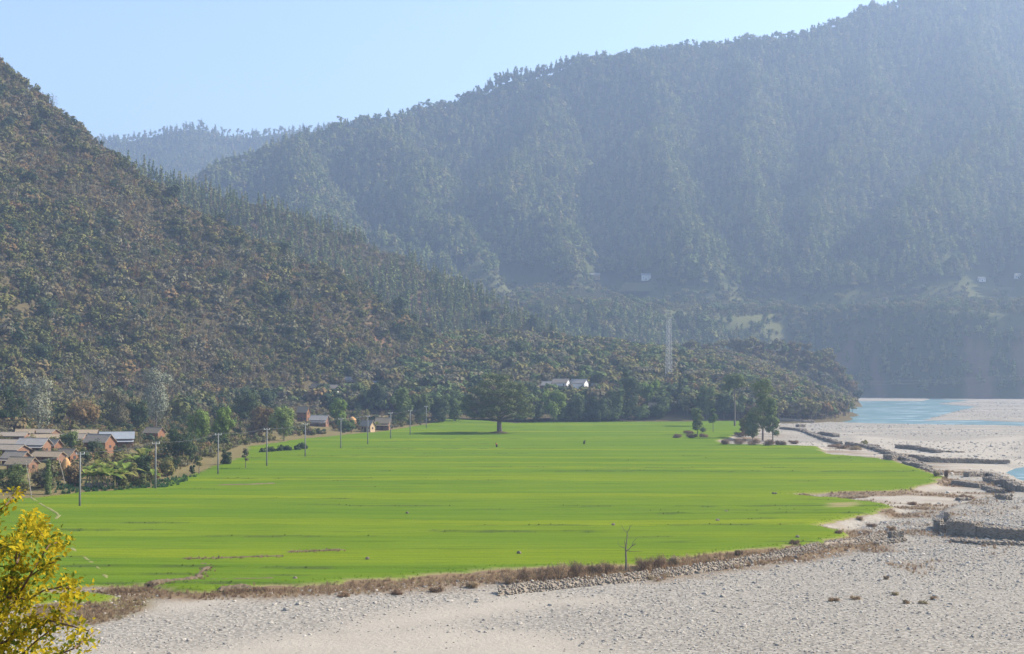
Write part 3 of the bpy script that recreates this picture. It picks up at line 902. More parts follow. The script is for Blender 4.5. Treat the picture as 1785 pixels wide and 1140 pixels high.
# left hill scrub
X, Y = jitter(-420, 60, 400, 900, 2.35, r)
Zh, Zv = h_left(X, Y), h_valley(X, Y)
Z = np.maximum(Zh, Zv)
bs = sdf(X, Y, BEHIND)
ok = in_view(X, Y, Z) & ((Zh > Zv) | ((bs > 60) & (r.random(len(X)) < 0.45))) & (Y < np.interp(X, [p[0] for p in L1], [p[1] for p in L1]) + 14) & is_clear(X, Y) & (h_low(X, Y) < Z + .5)
soil_gap = fbm(X / 17, Y / 30, 201) 
ok &= ~((soil_gap > 0.5) & (r.random(len(X)) < 0.45))
X, Y, Z = X[ok], Y[ok], Z[ok]
kind = fbm(X / 30, Y / 45, 203) + 0.35 * r.normal(size=len(X))
pid = np.where(kind > 0.28, r.choice([5, 6, 6, 7, 4], len(X)), np.where(kind < -0.32, r.choice([8, 1, 10, 2], len(X)), r.choice([0, 1, 3, 3, 4, 9, 5, 7, 11, 6, 5], len(X))))
scl = r.uniform(2.4, 4.8, len(X)) * (1 + 0.35 * (r.random(len(X)) < 0.10))
scl = scl * (0.75 + 0.75 * sstep(-.3, .5, fbm(X / 14, Y / 20, 207)))
scl = np.where(r.random(len(X)) < 0.06, r.uniform(5, 9.5, len(X)), scl)
plant("hillside_scrub", "shrub", X, Y, Z, scl, pid, "mixed dry and green scrub covering the left hillside", 280, scl * 600 / Y,
      "hillside_shrub", lambda p, s, x, y: "%s %s %s" % ("tall" if s > 6 else "low", ["olive rounded shrub", "green upright shrub", "wide green shrub", "grey green shrub", "wide grey shrub", "brown shrub", "bare brown brush", "bare grey brush", "dark green shrub", "yellow olive shrub", "small green tree", "small olive tree"][p], "at the left edge of the near hillside" if x < 120 else "on the near slope above the left village" if x < 330 else "on the near slope above the middle hamlet" if x < 620 else "near the right end of the near hillside"), "shrub", "large shrubs on the left hillside", r)

# scrub and garden growth round the village houses
X, Y = jitter(-170, 60, 240, 720, 2.7, r)
Z = h_valley(X, Y); bs = sdf(X, Y, BEHIND); fdd = sdf(X, Y, FIELD)
cover = fbm(X / 16, Y / 22, 205) + 0.2 * r.normal(size=len(X))
ok = in_view(X, Y, Z) & (bs > 1.5) & (bs < 75) & (fdd < -1.5) & (cover > -0.12) & is_clear(X, Y) & (h_left(X, Y) < Z) & (h_low(X, Y) < Z + .5)
X, Y, Z, bs = X[ok], Y[ok], Z[ok], bs[ok]
scatter("village_scrub", "shrub", np.stack([X, Y, Z - .1], -1), r.uniform(1.3, 3.0, len(X)), r.uniform(0, 6.28, len(X)), r.choice([0, 1, 2, 4, 5, 6, 6, 7, 8, 9, 5], len(X)), "garden scrub and dry brush between the village houses")

# conifer spur
X, Y = jitter(-420, 90, 780, 1130, 3.8, r)
Z = h_spur(X, Y)
cr = np.interp(X, [p[0] for p in L2], [p[1] for p in L2])
ok = in_view(X, Y, Z) & (Z > np.maximum(h_left(X, Y), h_low(X, Y)) - 1) & (Z > h_valley(X, Y)) & (Y < cr + 14)
X, Y, Z, cr = X[ok], Y[ok], Z[ok], cr[ok]
con = (fbm(X / 40, Y / 60, 211) + (X < 10) * .22 + 0.2 * r.normal(size=len(X))) > 0.0
sel = con & (r.random(len(X)) < .75)
plant("spur_conifers", "spruce", X[sel], Y[sel], Z[sel], r.uniform(7, 14.5, sel.sum()) * 1.15, r.integers(0, 3, sel.sum()), "dark slender conifers on the second spur", 220, -np.abs(Y[sel] - cr[sel] + 6) + r.normal(size=sel.sum()) * 15,
      "conifer", lambda p, s, x, y: "%s slim dark conifer at the %s of the second spur" % ("tall" if s > 11 else "short", "upper left" if x < 450 else "middle" if x < 680 else "lower right"), "conifer", "conifers on the second spur", r)
ns = ~sel
scatter("spur_scrub", "shrub", np.stack([X, Y, Z - .2], -1)[ns], r.uniform(3, 5.2, ns.sum()), r.uniform(0, 6.28, ns.sum()), r.choice([0, 1, 2, 3, 5, 6, 9, 4], ns.sum()), "scrub between the conifers of the second spur")

# low spur
X, Y = jitter(-130, 320, 655, 1060, 4.0, r)
Zl = h_low(X, Y)
Z = np.maximum(Zl, h_valley(X, Y))
bs = sdf(X, Y, BEHIND)
ok = in_view(X, Y, Z) & (Z > np.maximum(h_left(X, Y), h_spur(X, Y)) - 1) & (Z > -0.6) & ((bs > 8) | (Zl > h_valley(X, Y))) & is_clear(X, Y) & ((Y < 1010) | (r.random(len(X)) < .3))
gap = fbm(X / 28, Y / 28, 221)
ok &= ~((gap > 0.46) & (Y < 900))
X, Y, Z = X[ok], Y[ok], Z[ok]
bluff = (X > 130)
pid = r.choice([0, 1, 1, 2, 3, 4, 4, 5, 6], len(X))
pid = np.where(bluff & (r.random(len(X)) < .55), r.choice([1, 4, 6], len(X)), pid)
scl = np.where(bluff, r.uniform(5.5, 10, len(X)), r.uniform(4.5, 12, len(X)))
plant("low_spur_woods", "broad", X, Y, Z, scl, pid, "mixed woods on the low spur above the field", 260, scl * 700 / Y + (bluff * .4),
      "spur_tree", lambda p, s, x, y: "%s %s tree on the low spur %s" % ("large" if s > 8 else "small", ["green", "olive", "dark", "mid green", "grey", "pointed dark", "brown"][p], "left of the big tree" if x < 800 else "behind the big tree" if x < 940 else "behind the white houses" if x < 1080 else "round the pylon" if x < 1260 else "on the river bluff"), "tree", "trees on the low spur", r)

# mountain forest
X, Y = jitter(-780, 1050, 1240, 2480, 8.2, r)
X3, Y3 = jitter(-60, 520, 1190, 1480, 6.0, r)
q3 = Y3 < np.interp(X3, EDGE_X, EDGE_Y) + 30
X4, Y4 = jitter(-780, 1050, 1850, 2330, 6.0, r)
q4 = np.abs(Y4 - np.interp(X4, [p[0] for p in MC], [p[1] for p in MC])) < 24
X3, Y3, q3 = np.r_[X3, X4], np.r_[Y3, Y4], np.r_[q3, q4]
X, Y = np.r_[X, X3[q3]], np.r_[Y, Y3[q3]]
Z = h_mount(X, Y)
cr = np.interp(X, [p[0] for p in MC], [p[1] for p in MC])
ye = np.interp(X, EDGE_X, EDGE_Y)
onbench = (Z < 82 + 0.13 * (Y - ye) + 14) & (Y > ye - 8)
scarp = Y <= ye - 8
ok = in_view(X, Y, Z) & (Y < cr + 22) & (Z > 3)
keep = np.where(onbench, (fbm(X / 45, Y / 45, 231) + .15 * r.normal(size=len(X)) > np.where((X > 20) & (X < 330), 0.10, -0.05)), np.where(scarp, (r.random(len(X)) < .9) & (fbm(X / 28, Y / 90, 311) + .12 * r.normal(size=len(X)) < np.where(X > 250, .12, 9)), fbm(X / 30, Y / 40, 233) < 0.6))
keep &= ~((np.abs(Y - cr) < 16) & (fbm(X / 22, Y * 0, 235) + .3 * r.normal(size=len(X)) > .45))
ok &= keep & is_clear(X, Y)
X, Y, Z, cr, onbench, scarp = X[ok], Y[ok], Z[ok], cr[ok], onbench[ok], scarp[ok]
brow = np.abs(Y - cr) < 14
pid = np.where(brow, r.choice([4, 5, 6, 7, 6, 7, 2], len(X)), r.choice([0, 1, 2, 3, 0, 1, 3, 2, 6, 4], len(X)))
scl = r.uniform(11, 23, len(X)) * np.where(scarp, .7, 1) * np.where(brow, r.uniform(.45, .95, len(X)), 1)
wood = ~onbench
plant("mountain_forest", "pine", X[wood], Y[wood], Z[wood], scl[wood], pid[wood], "pine forest covering the far mountain", 260, brow[wood] * 10 + r.random(wood.sum()) + (Y[wood] < cr[wood] + 4),
      "ridge_pine", lambda p, s, x, y: "%s %s on the mountain skyline, %s" % ("tall" if s > 15 else "short", "bare stemmed pine" if p in (4, 5) else "full crowned pine", "far left" if x < 600 else "left of centre" if x < 900 else "right of centre" if x < 1250 else "far right"), "pine", "pines on the mountain skyline", r, 0.4)
b = onbench
plant("bench_woods", "broad", X[b], Y[b], Z[b], r.uniform(4.5, 11, b.sum()), r.choice([0, 1, 1, 4, 3, 5], b.sum()), "scattered trees on the bench at the foot of the mountain", 150, -Y[b],
      "bench_tree", lambda p, s, x, y: "%s %s tree on the far bench, %s" % ("tall" if s > 9.5 else "small", ["green", "olive", "dark", "mid green", "grey", "pointed", "brown"][p], "by the terraced plots" if x < 1060 else "behind the pylon" if x < 1250 else "left of the dark cliff" if x < 1450 else "above the dark cliff"), "tree", "trees on the far bench", r, 0.3)

# low scrub over the open bench
X, Y = jitter(-60, 620, 1290, 1640, 6.0, r)
Z = h_mount(X, Y); ye = np.interp(X, EDGE_X, EDGE_Y)
ok = in_view(X, Y, Z) & (Y > ye - 4) & (Z < 84 + .13 * (Y - ye) + 14) & is_clear(X, Y) & (r.random(len(X)) < .75)
X, Y, Z = X[ok], Y[ok], Z[ok]
scatter("bench_scrub", "shrub", np.stack([X, Y, Z - .2], -1), r.uniform(2, 5, len(X)), r.uniform(0, 6.28, len(X)), r.choice([0, 1, 2, 3, 9, 10], len(X)), "low green scrub over the far bench")

# distant ridge
X, Y = jitter(-1250, 200, 2800, 3180, 12, r)
Z = h_back(X, Y)
ok = in_view(X, Y, Z)
X, Y, Z = X[ok], Y[ok], Z[ok]
scatter("distant_forest", "pine", np.stack([X, Y, Z - .5], -1), r.uniform(12, 22, len(X)), r.uniform(0, 6.28, len(X)), r.choice([0, 2, 4, 5], len(X)), "forest on the faint distant ridge")

# ------------------------------------------------------------------ river stones
X, Y = jitter(-75, 120, 98, 250, 0.46, r)
Z = h_valley(X, Y)
fdd = sdf(X, Y, FIELD)
sn = np.zeros(len(X))
for poly in SAND:
    sn = np.maximum(sn, sstep(-4, 4, sdf(X, Y, poly) + 5 * fbm(X / 9, Y / 9, 101)))
dens = np.clip((1 - .97 * sn) * (0.55 + 0.5 * fbm(X / 12, Y / 12, 241)), 0, 1)
ok = in_view(X, Y, Z, 60, 40) & (fdd < -1.5) & (Z < 0.6) & (r.random(len(X)) < dens)
X, Y, Z = X[ok], Y[ok], Z[ok]
scl = 0.17 * np.exp(r.normal(size=len(X)) * 0.42) * (1 + (Y > 170) * .25)
scatter("cobbles", "cobble", np.stack([X, Y, Z + 0.05 * scl], -1), scl, r.uniform(0, 6.28, len(X)), r.integers(0, 6, len(X)), "rounded grey cobbles of the dry riverbed")
X, Y = jitter(60, 420, 250, 1150, 2.6, r)
Z = h_valley(X, Y)
ok = in_view(X, Y, Z, 60, 40) & (sdf(X, Y, FIELD) < -3) & (Z > Z_WATER + .1) & (Z < 0.2) & (fbm(X / 40, Y / 12, 243) > -0.05) & (h_low(X, Y) < Z)
X, Y, Z = X[ok], Y[ok], Z[ok]
scatter("river_bar_stones", "cobble", np.stack([X, Y, Z], -1), 0.5 * np.exp(r.normal(size=len(X)) * .4), r.uniform(0, 6.28, len(X)), r.integers(0, 6, len(X)), "boulders strewn over the far river bar")

# dry grass along the bank and over the waste ground
X, Y = jitter(-90, 140, 105, 330, 0.5, r)
Z = h_valley(X, Y)
bkd = seg_dist(X, Y, BANKZ); fdd = sdf(X, Y, FIELD)
ld = sdf(X, Y, gps([(60,1052),(200,1048),(258,1036),(255,1062),(200,1078),(120,1085),(40,1080)], -0.6))
dens = np.maximum(sstep(4.5, 0.8, bkd + 3.0 * fbm(X / 5, Y / 5, 251)), .85 * sstep(.0, .4, fbm(X / 9, Y / 6, 107)) * sstep(-26, -2, fdd) * (X > 45))
dens = np.maximum(dens, .9 * (ld > 0))
ok = in_view(X, Y, Z, 60, 40) & (fdd < -0.2) & (r.random(len(X)) < dens) & (sdf(X, Y, PATCH) < 0)
X, Y, Z = X[ok], Y[ok], Z[ok]
tall = sstep(-6, 12, X) * sstep(40, 20, X)
scatter("dry_grass", "tuft", np.stack([X, Y, Z], -1), r.uniform(.25, .55, len(X)) * (1 + .6 * tall), r.uniform(0, 6.28, len(X)), r.choice([0, 1, 2, 0, 1], len(X)), "brown dry grass along the field bank")

# weeds on the bunds and ragged crop at the field's edge
X, Y, Z, bn, rg = BUNDS
q = np.nonzero((bn > 0.5) & (rg > 1) & (Y < 420) & in_view(X, Y, Z, 40, 40))[0]
q = r.choice(q, min(len(q), 9000), replace=False)
proto_set("weed", [p_tuft(80, 'weed', 16, .5, .05), p_tuft(81, 'weed', 14, .7, .06)])
proto_set("wheat", [p_tuft(82, 'wheat', 22, .35, .03), p_tuft(83, 'wheat', 18, .45, .03)])
scatter("bund_weeds", "weed", np.stack([X[q] + r.normal(size=len(q)) * .4, Y[q] + r.normal(size=len(q)) * .15, Z[q] - .02], -1), r.uniform(.12, .34, len(q)), r.uniform(0, 6.28, len(q)), r.integers(0, 2, len(q)), "dark weeds along the low bunds of the field")
q = np.nonzero((rg > 0.1) & (rg < 1.6) & (Y < 330) & in_view(X, Y, Z, 40, 40))[0]
q2 = np.nonzero((rg > 1.6) & (Y < 200) & in_view(X, Y, Z, 40, 40))[0]
scatter("wheat_fringe", "wheat", np.stack([X[q] + r.normal(size=len(q)) * .4, Y[q] + r.normal(size=len(q)) * .2, Z[q] - .03], -1), r.uniform(.12, .3, len(q)), r.uniform(0, 6.28, len(q)), r.integers(0, 2, len(q)), "young wheat blades along the field edge")
ORDN = ["first", "second", "third", "fourth", "fifth", "sixth", "seventh", "eighth", "ninth", "tenth", "eleventh", "twelfth", "thirteenth", "fourteenth", "fifteenth", "sixteenth", "seventeenth"]
def ranks(lst):                                # place of each entry counted from the left
    o = sorted(range(len(lst)), key=lambda i: lst[i][0]); return [ORDN[o.index(i)] for i in range(len(lst))]
# ------------------------------------------------------------------ houses
def house(i, x, y, z, w, h, yaw, wall, roof, storeys, label, group):
    ln = w * 0.82; dp = min(max(ln * 0.55, 2.6), 5.0)
    rh = min(0.36 * h, 1.7); wh = h - rh
    root = empty("house", (x, y, z - 0.1), math.radians(-yaw))
    hx, hy = ln / 2, dp / 2
    b = MB()
    b.add([(-hx,-hy,-.5),(hx,-hy,-.5),(hx,hy,-.5),(-hx,hy,-.5),(-hx,-hy,wh),(hx,-hy,wh),(hx,hy,wh),(-hx,hy,wh),(-hx,0,wh+rh-.08),(hx,0,wh+rh-.08)],
          [(0,3,2,1),(0,1,5,4),(2,3,7,6),(1,2,6,9,5),(3,0,4,8,7),(4,5,9,8),(6,7,8,9)])
    b.build("wall", M[wall], root)
    ov, oe, th = 0.45, 0.4, 0.13
    sl = rh / hy
    for s in (-1, 1):
        e = MB()
        yo, zo = s * (hy + ov), wh - sl * ov
        zr = wh + rh
        e.add([(-hx-oe,0,zr),(hx+oe,0,zr),(hx+oe,yo,zo),(-hx-oe,yo,zo),(-hx-oe,0,zr+th),(hx+oe,0,zr+th),(hx+oe,yo,zo+th),(-hx-oe,yo,zo+th)],
              [(0,1,2,3),(7,6,5,4),(0,4,5,1),(1,5,6,2),(2,6,7,3),(3,7,4,0)])
        rf = e.build("roof", M[roof], root)
        if s < 0:
            MB().tube([(-hx-oe-.05,0,zr+th+.02),(0,0,zr+th-.02),(hx+oe+.05,0,zr+th+.02)], [.09]*3, 5).build("ridge_cap", M[roof], rf)
    dw, dh = 0.85, min(1.75, wh - .25)
    d = MB().box(-dw/2-.1, dw/2-.1, -hy-.05, -hy+.02, 0, dh).build("door", M['wood'], root)
    MB().box(-dw/2-.2, dw/2, -hy-.09, -hy+.015, dh, dh+.12).build("door_frame", M['wood'], d)
    def win(cx, cz, face):
        if face == 'f': q = MB().box(cx-.36, cx+.36, -hy-.05, -hy+.02, cz, cz+.75); s2 = MB().box(cx-.27, cx+.27, -hy-.07, -hy+.01, cz+.09, cz+.66)
        else: q = MB().box(hx-.02, hx+.05, cx-.36, cx+.36, cz, cz+.75); s2 = MB().box(hx-.01, hx+.07, cx-.27, cx+.27, cz+.09, cz+.66)
        o = q.build("window", M['wood'], root); s2.build("pane", M['glass'], o)
    if wh > 1.7:
        fl = wh / storeys
        for k in range(storeys):
            cz = k * fl + max(.5, fl * .42)
            if cz + .8 < wh + .05:
                for cx in (-hx * .6, hx * .6): win(cx, cz, 'f')
                win(0, cz, 's')
    if h > 2.6 and i % 2 == 0:                 # open porch with posts
        for cx in (-hx * .85, 0, hx * .85):
            MB().tube([(cx, -hy-.9, -.4), (cx, -hy-.9, wh*.62)], [.07, .06], 5).build("porch_post", M['wood'], root)
        e = MB(); z1, z0 = wh * .62 + .35, wh * .62
        e.add([(-hx-.2,-hy-.03,z1),(hx+.2,-hy-.03,z1),(hx+.2,-hy-1.25,z0),(-hx-.2,-hy-1.25,z0),(-hx-.2,-hy-.03,z1+.08),(hx+.2,-hy-.03,z1+.08),(hx+.2,-hy-1.25,z0+.08),(-hx-.2,-hy-1.25,z0+.08)],
              [(0,1,2,3),(7,6,5,4),(0,4,5,1),(1,5,6,2),(2,6,7,3),(3,7,4,0)])
        e.build("porch_roof", M[roof], root)
    return tag(root, label, "house", group)
for i, hx_ in enumerate(HOUSES):
    x, y, z = HOUSE_POS[i]
    k = y / F_PX
    grp = "houses of the left village" if i < 17 else "houses of the middle hamlet" if i < 25 else "houses behind the big tree" if i < 30 else "farmhouses on the far bench"
    house(i, x, y, z, (hx_[1] - hx_[0]) * k * (1.22 if i < 17 else 1.05), max(2.3, (hx_[3] - hx_[2]) * k), hx_[4], hx_[5], hx_[6], hx_[7], hx_[8], grp)

def haystack(px, py, hpx, wpx, label):
    x, y, z = hit(px, py); k = y / F_PX; H, R = hpx * k, wpx * k / 2
    root = empty("haystack", (x, y, z - .1))
    n, prof = 14, [(1.0, 0), (1.08, .2), (1.05, .45), (.85, .7), (.5, .9), (.12, 1.0)]
    rr = np.random.default_rng(px)
    v = [(R * q * math.cos(a) * rr.uniform(.93, 1.07), R * q * math.sin(a) * rr.uniform(.93, 1.07), H * f) for q, f in prof for a in np.linspace(0, 6.283, n, endpoint=False)]
    f = [(i * n + j, i * n + (j + 1) % n, (i + 1) * n + (j + 1) % n, (i + 1) * n + j) for i in range(len(prof) - 1) for j in range(n)] + [tuple(range((len(prof) - 1) * n, len(prof) * n))]
    mesh_obj("hay_mound", v, f, M['hay'], root)
    MB().tube([(0, 0, H * .9), (0, 0, H * 1.15)], [.06, .04], 5).build("centre_pole", M['wood'], root)
    tag(root, label, "haystack", "haystacks")
haystack(116, 748, 25, 15, "orange haystack at the foot of the hill behind the left village")
haystack(115, 825, 28, 16, "brown haystack beside the small orange hut near the first pole")
haystack(614, 744, 18, 17, "domed hay mound left of the gabled hut in the middle hamlet")

# ------------------------------------------------------------------ utility poles and wires
POLES = [(-60, 925), (139, 883), (271, 853), (380, 828), (465, 813), (532, 798), (594, 783), (641, 775), (681, 766), (715, 759), (743, 747)]
ORD = ["", "nearest and tallest", "second", "third", "fourth", "fifth", "sixth", "seventh", "eighth", "ninth", "farthest"]
pole_tops = []
for i, (px, py) in enumerate(POLES):
    x, y = gp(px, py, 0.05); z = field_z(x, y)
    if py < 850: x, y, z = hit(px, py)
    H = 9.0
    pole_tops.append((x, y, z + H))
    if i == 0: continue
    root = empty("utility_pole", (x, y, z - .05), 0.5)
    MB().tube([(0,0,-.5),(0,0,H*.5),(0,0,H)], [.19, .15, .11], 8).build("shaft", M['concrete'], root, smooth=True)
    MB().box(-.75, .75, -.05, .05, H - .35, H - .25).build("crossarm", M['steel'], root)
    for cx in (-.65, 0, .65):
        MB().tube([(cx, 0, H - .25), (cx, 0, H - .12), (cx, 0, H + .02)], [.05, .07, .03], 6).build("insulator", M['white_wall'], root)
    tag(root, "grey concrete utility pole, %s of the row along the field" % ORD[i], "utility pole", "utility poles along the field")
for i in range(len(pole_tops) - 1):
    a, b = np.array(pole_tops[i]), np.array(pole_tops[i + 1])
    root = empty("power_line", tuple(a))
    for off in (-.6, 0, .6):
        o = np.array([off * .88, off * .48, .02])
        pts = [tuple((b - a) * t + o + [0, 0, -1.1 * 4 * t * (1 - t) * np.linalg.norm(b - a) / 60]) for t in np.linspace(0, 1, 9)]
        MB().tube(pts, [.014] * 9, 4).build("wire", M['wire'], root)
    tag(root, "thin wires strung to the %s utility pole from the one before" % ORD[i + 1], "wire", "wire spans between the utility poles")
for (p0, p1, lab) in (((43, 801), (56, 869), "pale leaning bamboo pole at the far left of the field edge"), ((100, 796), (115, 852), "pale leaning bamboo pole just left of the nearest utility pole")):
    x, y = gp(p1[0], p1[1], 0.1); z = field_z(x, y)
    tx, ty, tz = at(p0[0], p0[1], y)
    root = MB().tube([(0, 0, -.4), ((tx - x) * .5, .3, (tz - z) * .5), (tx - x, .4, tz - z)], [.075, .065, .05], 6).build("leaning_pole", M['bark_pale'])
    root.location = (x, y, z); tag(root, lab, "pole", "leaning bamboo poles")

# lattice pylon
x, y, z = hit(1166, 678)
H = 125 * y / F_PX; wb, wt = 9.0 * y / F_PX / 2, 6.0 * y / F_PX / 2
root = empty("lattice_pylon", (x, y, z - .3), 0.4)
def corner(sx, sy, f): w_ = wb + (wt - wb) * f; return np.array([sx * w_, sy * w_, H * f])
cs = [(-1, -1), (1, -1), (1, 1), (-1, 1)]
for c in cs:
    MB().tube([corner(*c, 0) - [0, 0, .4], corner(*c, 1)], [.12, .09], 4).build("leg", M['steel'], root)
nl = 16
for s in range(4):
    b = MB(); c0, c1 = cs[s], cs[(s + 1) % 4]
    for k in range(nl):
        f0, f1 = k / nl, (k + 1) / nl
        b.tube([corner(*c0, f0), corner(*c1, f1)], [.05, .05], 4); b.tube([corner(*c1, f0), corner(*c0, f1)], [.05, .05], 4)
        b.tube([corner(*c0, f1), corner(*c1, f1)], [.05, .05], 4)
    tag(b.build("bracing", M['steel'], root), kind="stuff")
MB().box(-wt - .3, wt + .3, -wt - .3, wt + .3, H, H + .18).build("top_platform", M['steel'], root)
tag(root, "tall pale steel lattice mast rising behind the field", "pylon")

# cables over the river
for k, (a, b, lab) in enumerate((((1340, 668, 1000), (2150, 618, 1250), "upper thin cable spanning the river at the right"), ((1340, 672, 1000), (2150, 626, 1250), "lower thin cable spanning the river at the right"))):
    A, B = np.array(at(*a)), np.array(at(*b))
    pts = [tuple((B - A) * t + [0, 0, -6 * 4 * t * (1 - t)]) for t in np.linspace(0, 1, 15)]
    o = MB().tube(pts, [.07] * 15, 4).build("river_cable", M['wire']); o.location = A
    tag(o, lab, "cable", "cables over the river")

# ------------------------------------------------------------------ individual trees
def tree_at(x, y, z, H, W, style, mat, label, name, cat="tree", group=None, seed=0, dens=1.0, lean=0.0):
    r = np.random.default_rng(seed + int(x * 7) % 1000 + 3)
    root = empty(name, (x, y, z - .15), r.uniform(0, 6.28) if style not in ('fig', 'clump') else 0)
    bl = []
    R = W / 2
    if style == 'round':
        bl.append((0, 0, .58 * H, .72 * R, .72 * R, .36 * H))
        for k in range(9):
            a = k * .7 + r.uniform(0, .6); q = r.uniform(.35, .7) * R; s = r.uniform(.28, .42) * R
            bl.append((q * math.cos(a), q * math.sin(a), r.uniform(.3, .85) * H, s, s, s * .8))
        t0 = .25
    elif style == 'bushy':                     # foliage to the ground
        bl.append((0, 0, .45 * H, .7 * R, .7 * R, .45 * H))
        for k in range(10):
            a = k * .63 + r.uniform(0, .6); q = r.uniform(.3, .7) * R; s = r.uniform(.25, .42) * R
            bl.append((q * math.cos(a), q * math.sin(a), r.uniform(.15, .85) * H, s, s, s * .9))
        t0 = .1
    elif style == 'tall':                      # bare lower trunk, irregular open crown
        for k in range(9):
            a = k * 2.4; f = r.uniform(.45, .93); q = R * r.uniform(.15, .7) * (1.25 - f); s = R * r.uniform(.3, .5)
            bl.append((q * math.cos(a), q * math.sin(a), f * H, s, s, s * .55))
        bl.append((0, 0, .93 * H, .4 * R, .4 * R, .07 * H)); t0 = .35
    elif style == 'top':                       # all foliage at the very top of a long trunk
        for k in range(8):
            a = k * .8; q = R * r.uniform(.2, .6); s = R * r.uniform(.4, .55)
            bl.append((q * math.cos(a), q * math.sin(a), r.uniform(.72, .94) * H, s, s, s * .6))
        t0 = .6
    elif style == 'shaggy':                    # tall irregular tree, leafy most of the way down
        for k in range(15):
            f_ = .22 + .72 * k / 14; a = k * 2.4 + r.uniform(-.4, .4); q = R * r.uniform(.1, .65) * (1.15 - .45 * f_); s = R * r.uniform(.3, .48)
            bl.append((q * math.cos(a), q * math.sin(a), f_ * H, s, s, s * .75))
        bl.append((0, 0, .93 * H, .4 * R, .4 * R, .07 * H)); t0 = .2
    elif style == 'column':
        for k in range(8):
            f = .08 + .86 * k / 7; w_ = R * (1 - .75 * max(0, f - .55) / .45) * r.uniform(.85, 1.1)
            bl.append((0, 0, f * H, w_, w_, .1 * H))
        t0 = .05
    elif style == 'conifer':
        for k in range(9):
            f = .12 + .84 * k / 8; w_ = R * (1.08 - f) * r.uniform(.8, 1.15)
            bl.append((0, 0, f * H, w_, w_, .07 * H))
        t0 = .1
    elif style == 'bamboo':                    # arching feathery plumes
        for k in range(12):
            a = k * .55 + r.uniform(0, .5); q = R * r.uniform(.1, .75); s = R * r.uniform(.22, .34)
            bl.append((q * math.cos(a), q * math.sin(a), (r.uniform(.45, .9) - .12 * q / R) * H, s, s, s * 1.2))
        bl.append((0, 0, .4 * H, .45 * R, .45 * R, .35 * H)); t0 = .1
    elif style == 'fig':                       # wide umbrella dome, tiers of drooping boughs
        for tier, (zf, q0, nb, s0) in enumerate(((.30, .80, 15, .19), (.42, .86, 15, .21), (.55, .78, 13, .22), (.68, .66, 11, .24), (.80, .46, 8, .25), (.90, .22, 4, .24))):
            for k in range(nb):
                a = 6.283 * k / nb + tier * .4 + r.uniform(-.15, .15); q = q0 * R * r.uniform(.78, 1.08)
                bl.append((q * math.cos(a), q * math.sin(a), (zf + r.uniform(-.04, .04)) * H, s0 * .86 * R, s0 * .86 * R, .055 * H))
        for k in range(8):
            a = k * .785; bl.append((.4 * R * math.cos(a), .4 * R * math.sin(a), (.45 + .2 * (k % 2)) * H, .3 * R, .3 * R, .09 * H))
        t0 = .2
    leaf = max(.26, y / 1422 * 1.45)
    area = sum(b_[3] * b_[4] + b_[4] * b_[5] for b_ in bl) * 6.28 * .55
    n = int(min(16000 if style == 'fig' else 4500, max(200, dens * 2.0 * area / (leaf * leaf * .4))))
    cv, cf = make_crown(bl, n, leaf, r, shell=.5 if style != 'fig' else .35, up=.5, lump=.3)
    tr = max(.09, .015 * H) * (2.6 if style == 'fig' else 1)
    m = MB()
    top = .9 * H if style not in ('round', 'bushy', 'fig', 'bamboo') else .6 * H
    m.tube([(0,0,-.5),(tr*.2,0,.02*H),(lean*.3,.1*tr,t0*H),(lean*.6,0,(t0*H+top)/2),(lean,0,top)], [tr*1.7,tr*1.15,tr*.85,tr*.6,tr*.2], 8)
    for b_ in bl[:60]:
        zb = max(t0 * H, min(b_[2] - .12 * H, top))
        if b_[0] ** 2 + b_[1] ** 2 > .01:
            p0 = np.array([lean * .4, 0, zb]); p2 = np.array(b_[:3]); p1 = p0 * .45 + p2 * .55 + [0, 0, .03 * H]
            m.tube([p0, p1, p2], [tr * .38, tr * .24, tr * .08], 5)
    m.build("trunk", M['bark'], root)
    mesh_obj("crown", cv, cf, M[mat], root)
    return tag(root, label, cat, group)

def tree(px, py, hpx, wpx, style, mat, label, name="tree", **kw):
    x, y, z = hit(px, py)
    k = y / F_PX
    return tree_at(x, y, z, hpx * k, wpx * k, style, mat, label, name, **kw)

x, y = gp(870, 755, 0.1)
tree_at(x, y, field_z(x, y) + .1, 108 * y / F_PX, 140 * y / F_PX, 'fig', 'leaf_fig', "huge spreading dark tree standing alone at the far side of the field", "spreading_tree", dens=1.5)
# low earth mound round its foot
v = [(0, 0, .9)] + [(rr * math.cos(a) * (1 + .15 * math.sin(3 * a)), rr * .9 * math.sin(a), zz) for rr, zz in ((1.6, .7), (3.2, .25), (4.4, -.2)) for a in np.linspace(0, 6.283, 16, endpoint=False)]
f = [(0, 1 + j, 1 + (j + 1) % 16) for j in range(16)] + [(1 + i * 16 + j, 1 + (i + 1) * 16 + j, 1 + (i + 1) * 16 + (j + 1) % 16, 1 + i * 16 + (j + 1) % 16) for i in range(2) for j in range(16)]
o = mesh_obj("earth_mound", v, f, M['hill']); o.location = (x, y, field_z(x, y)); tag(o, kind="structure", label="low earth mound at the foot of the big tree")

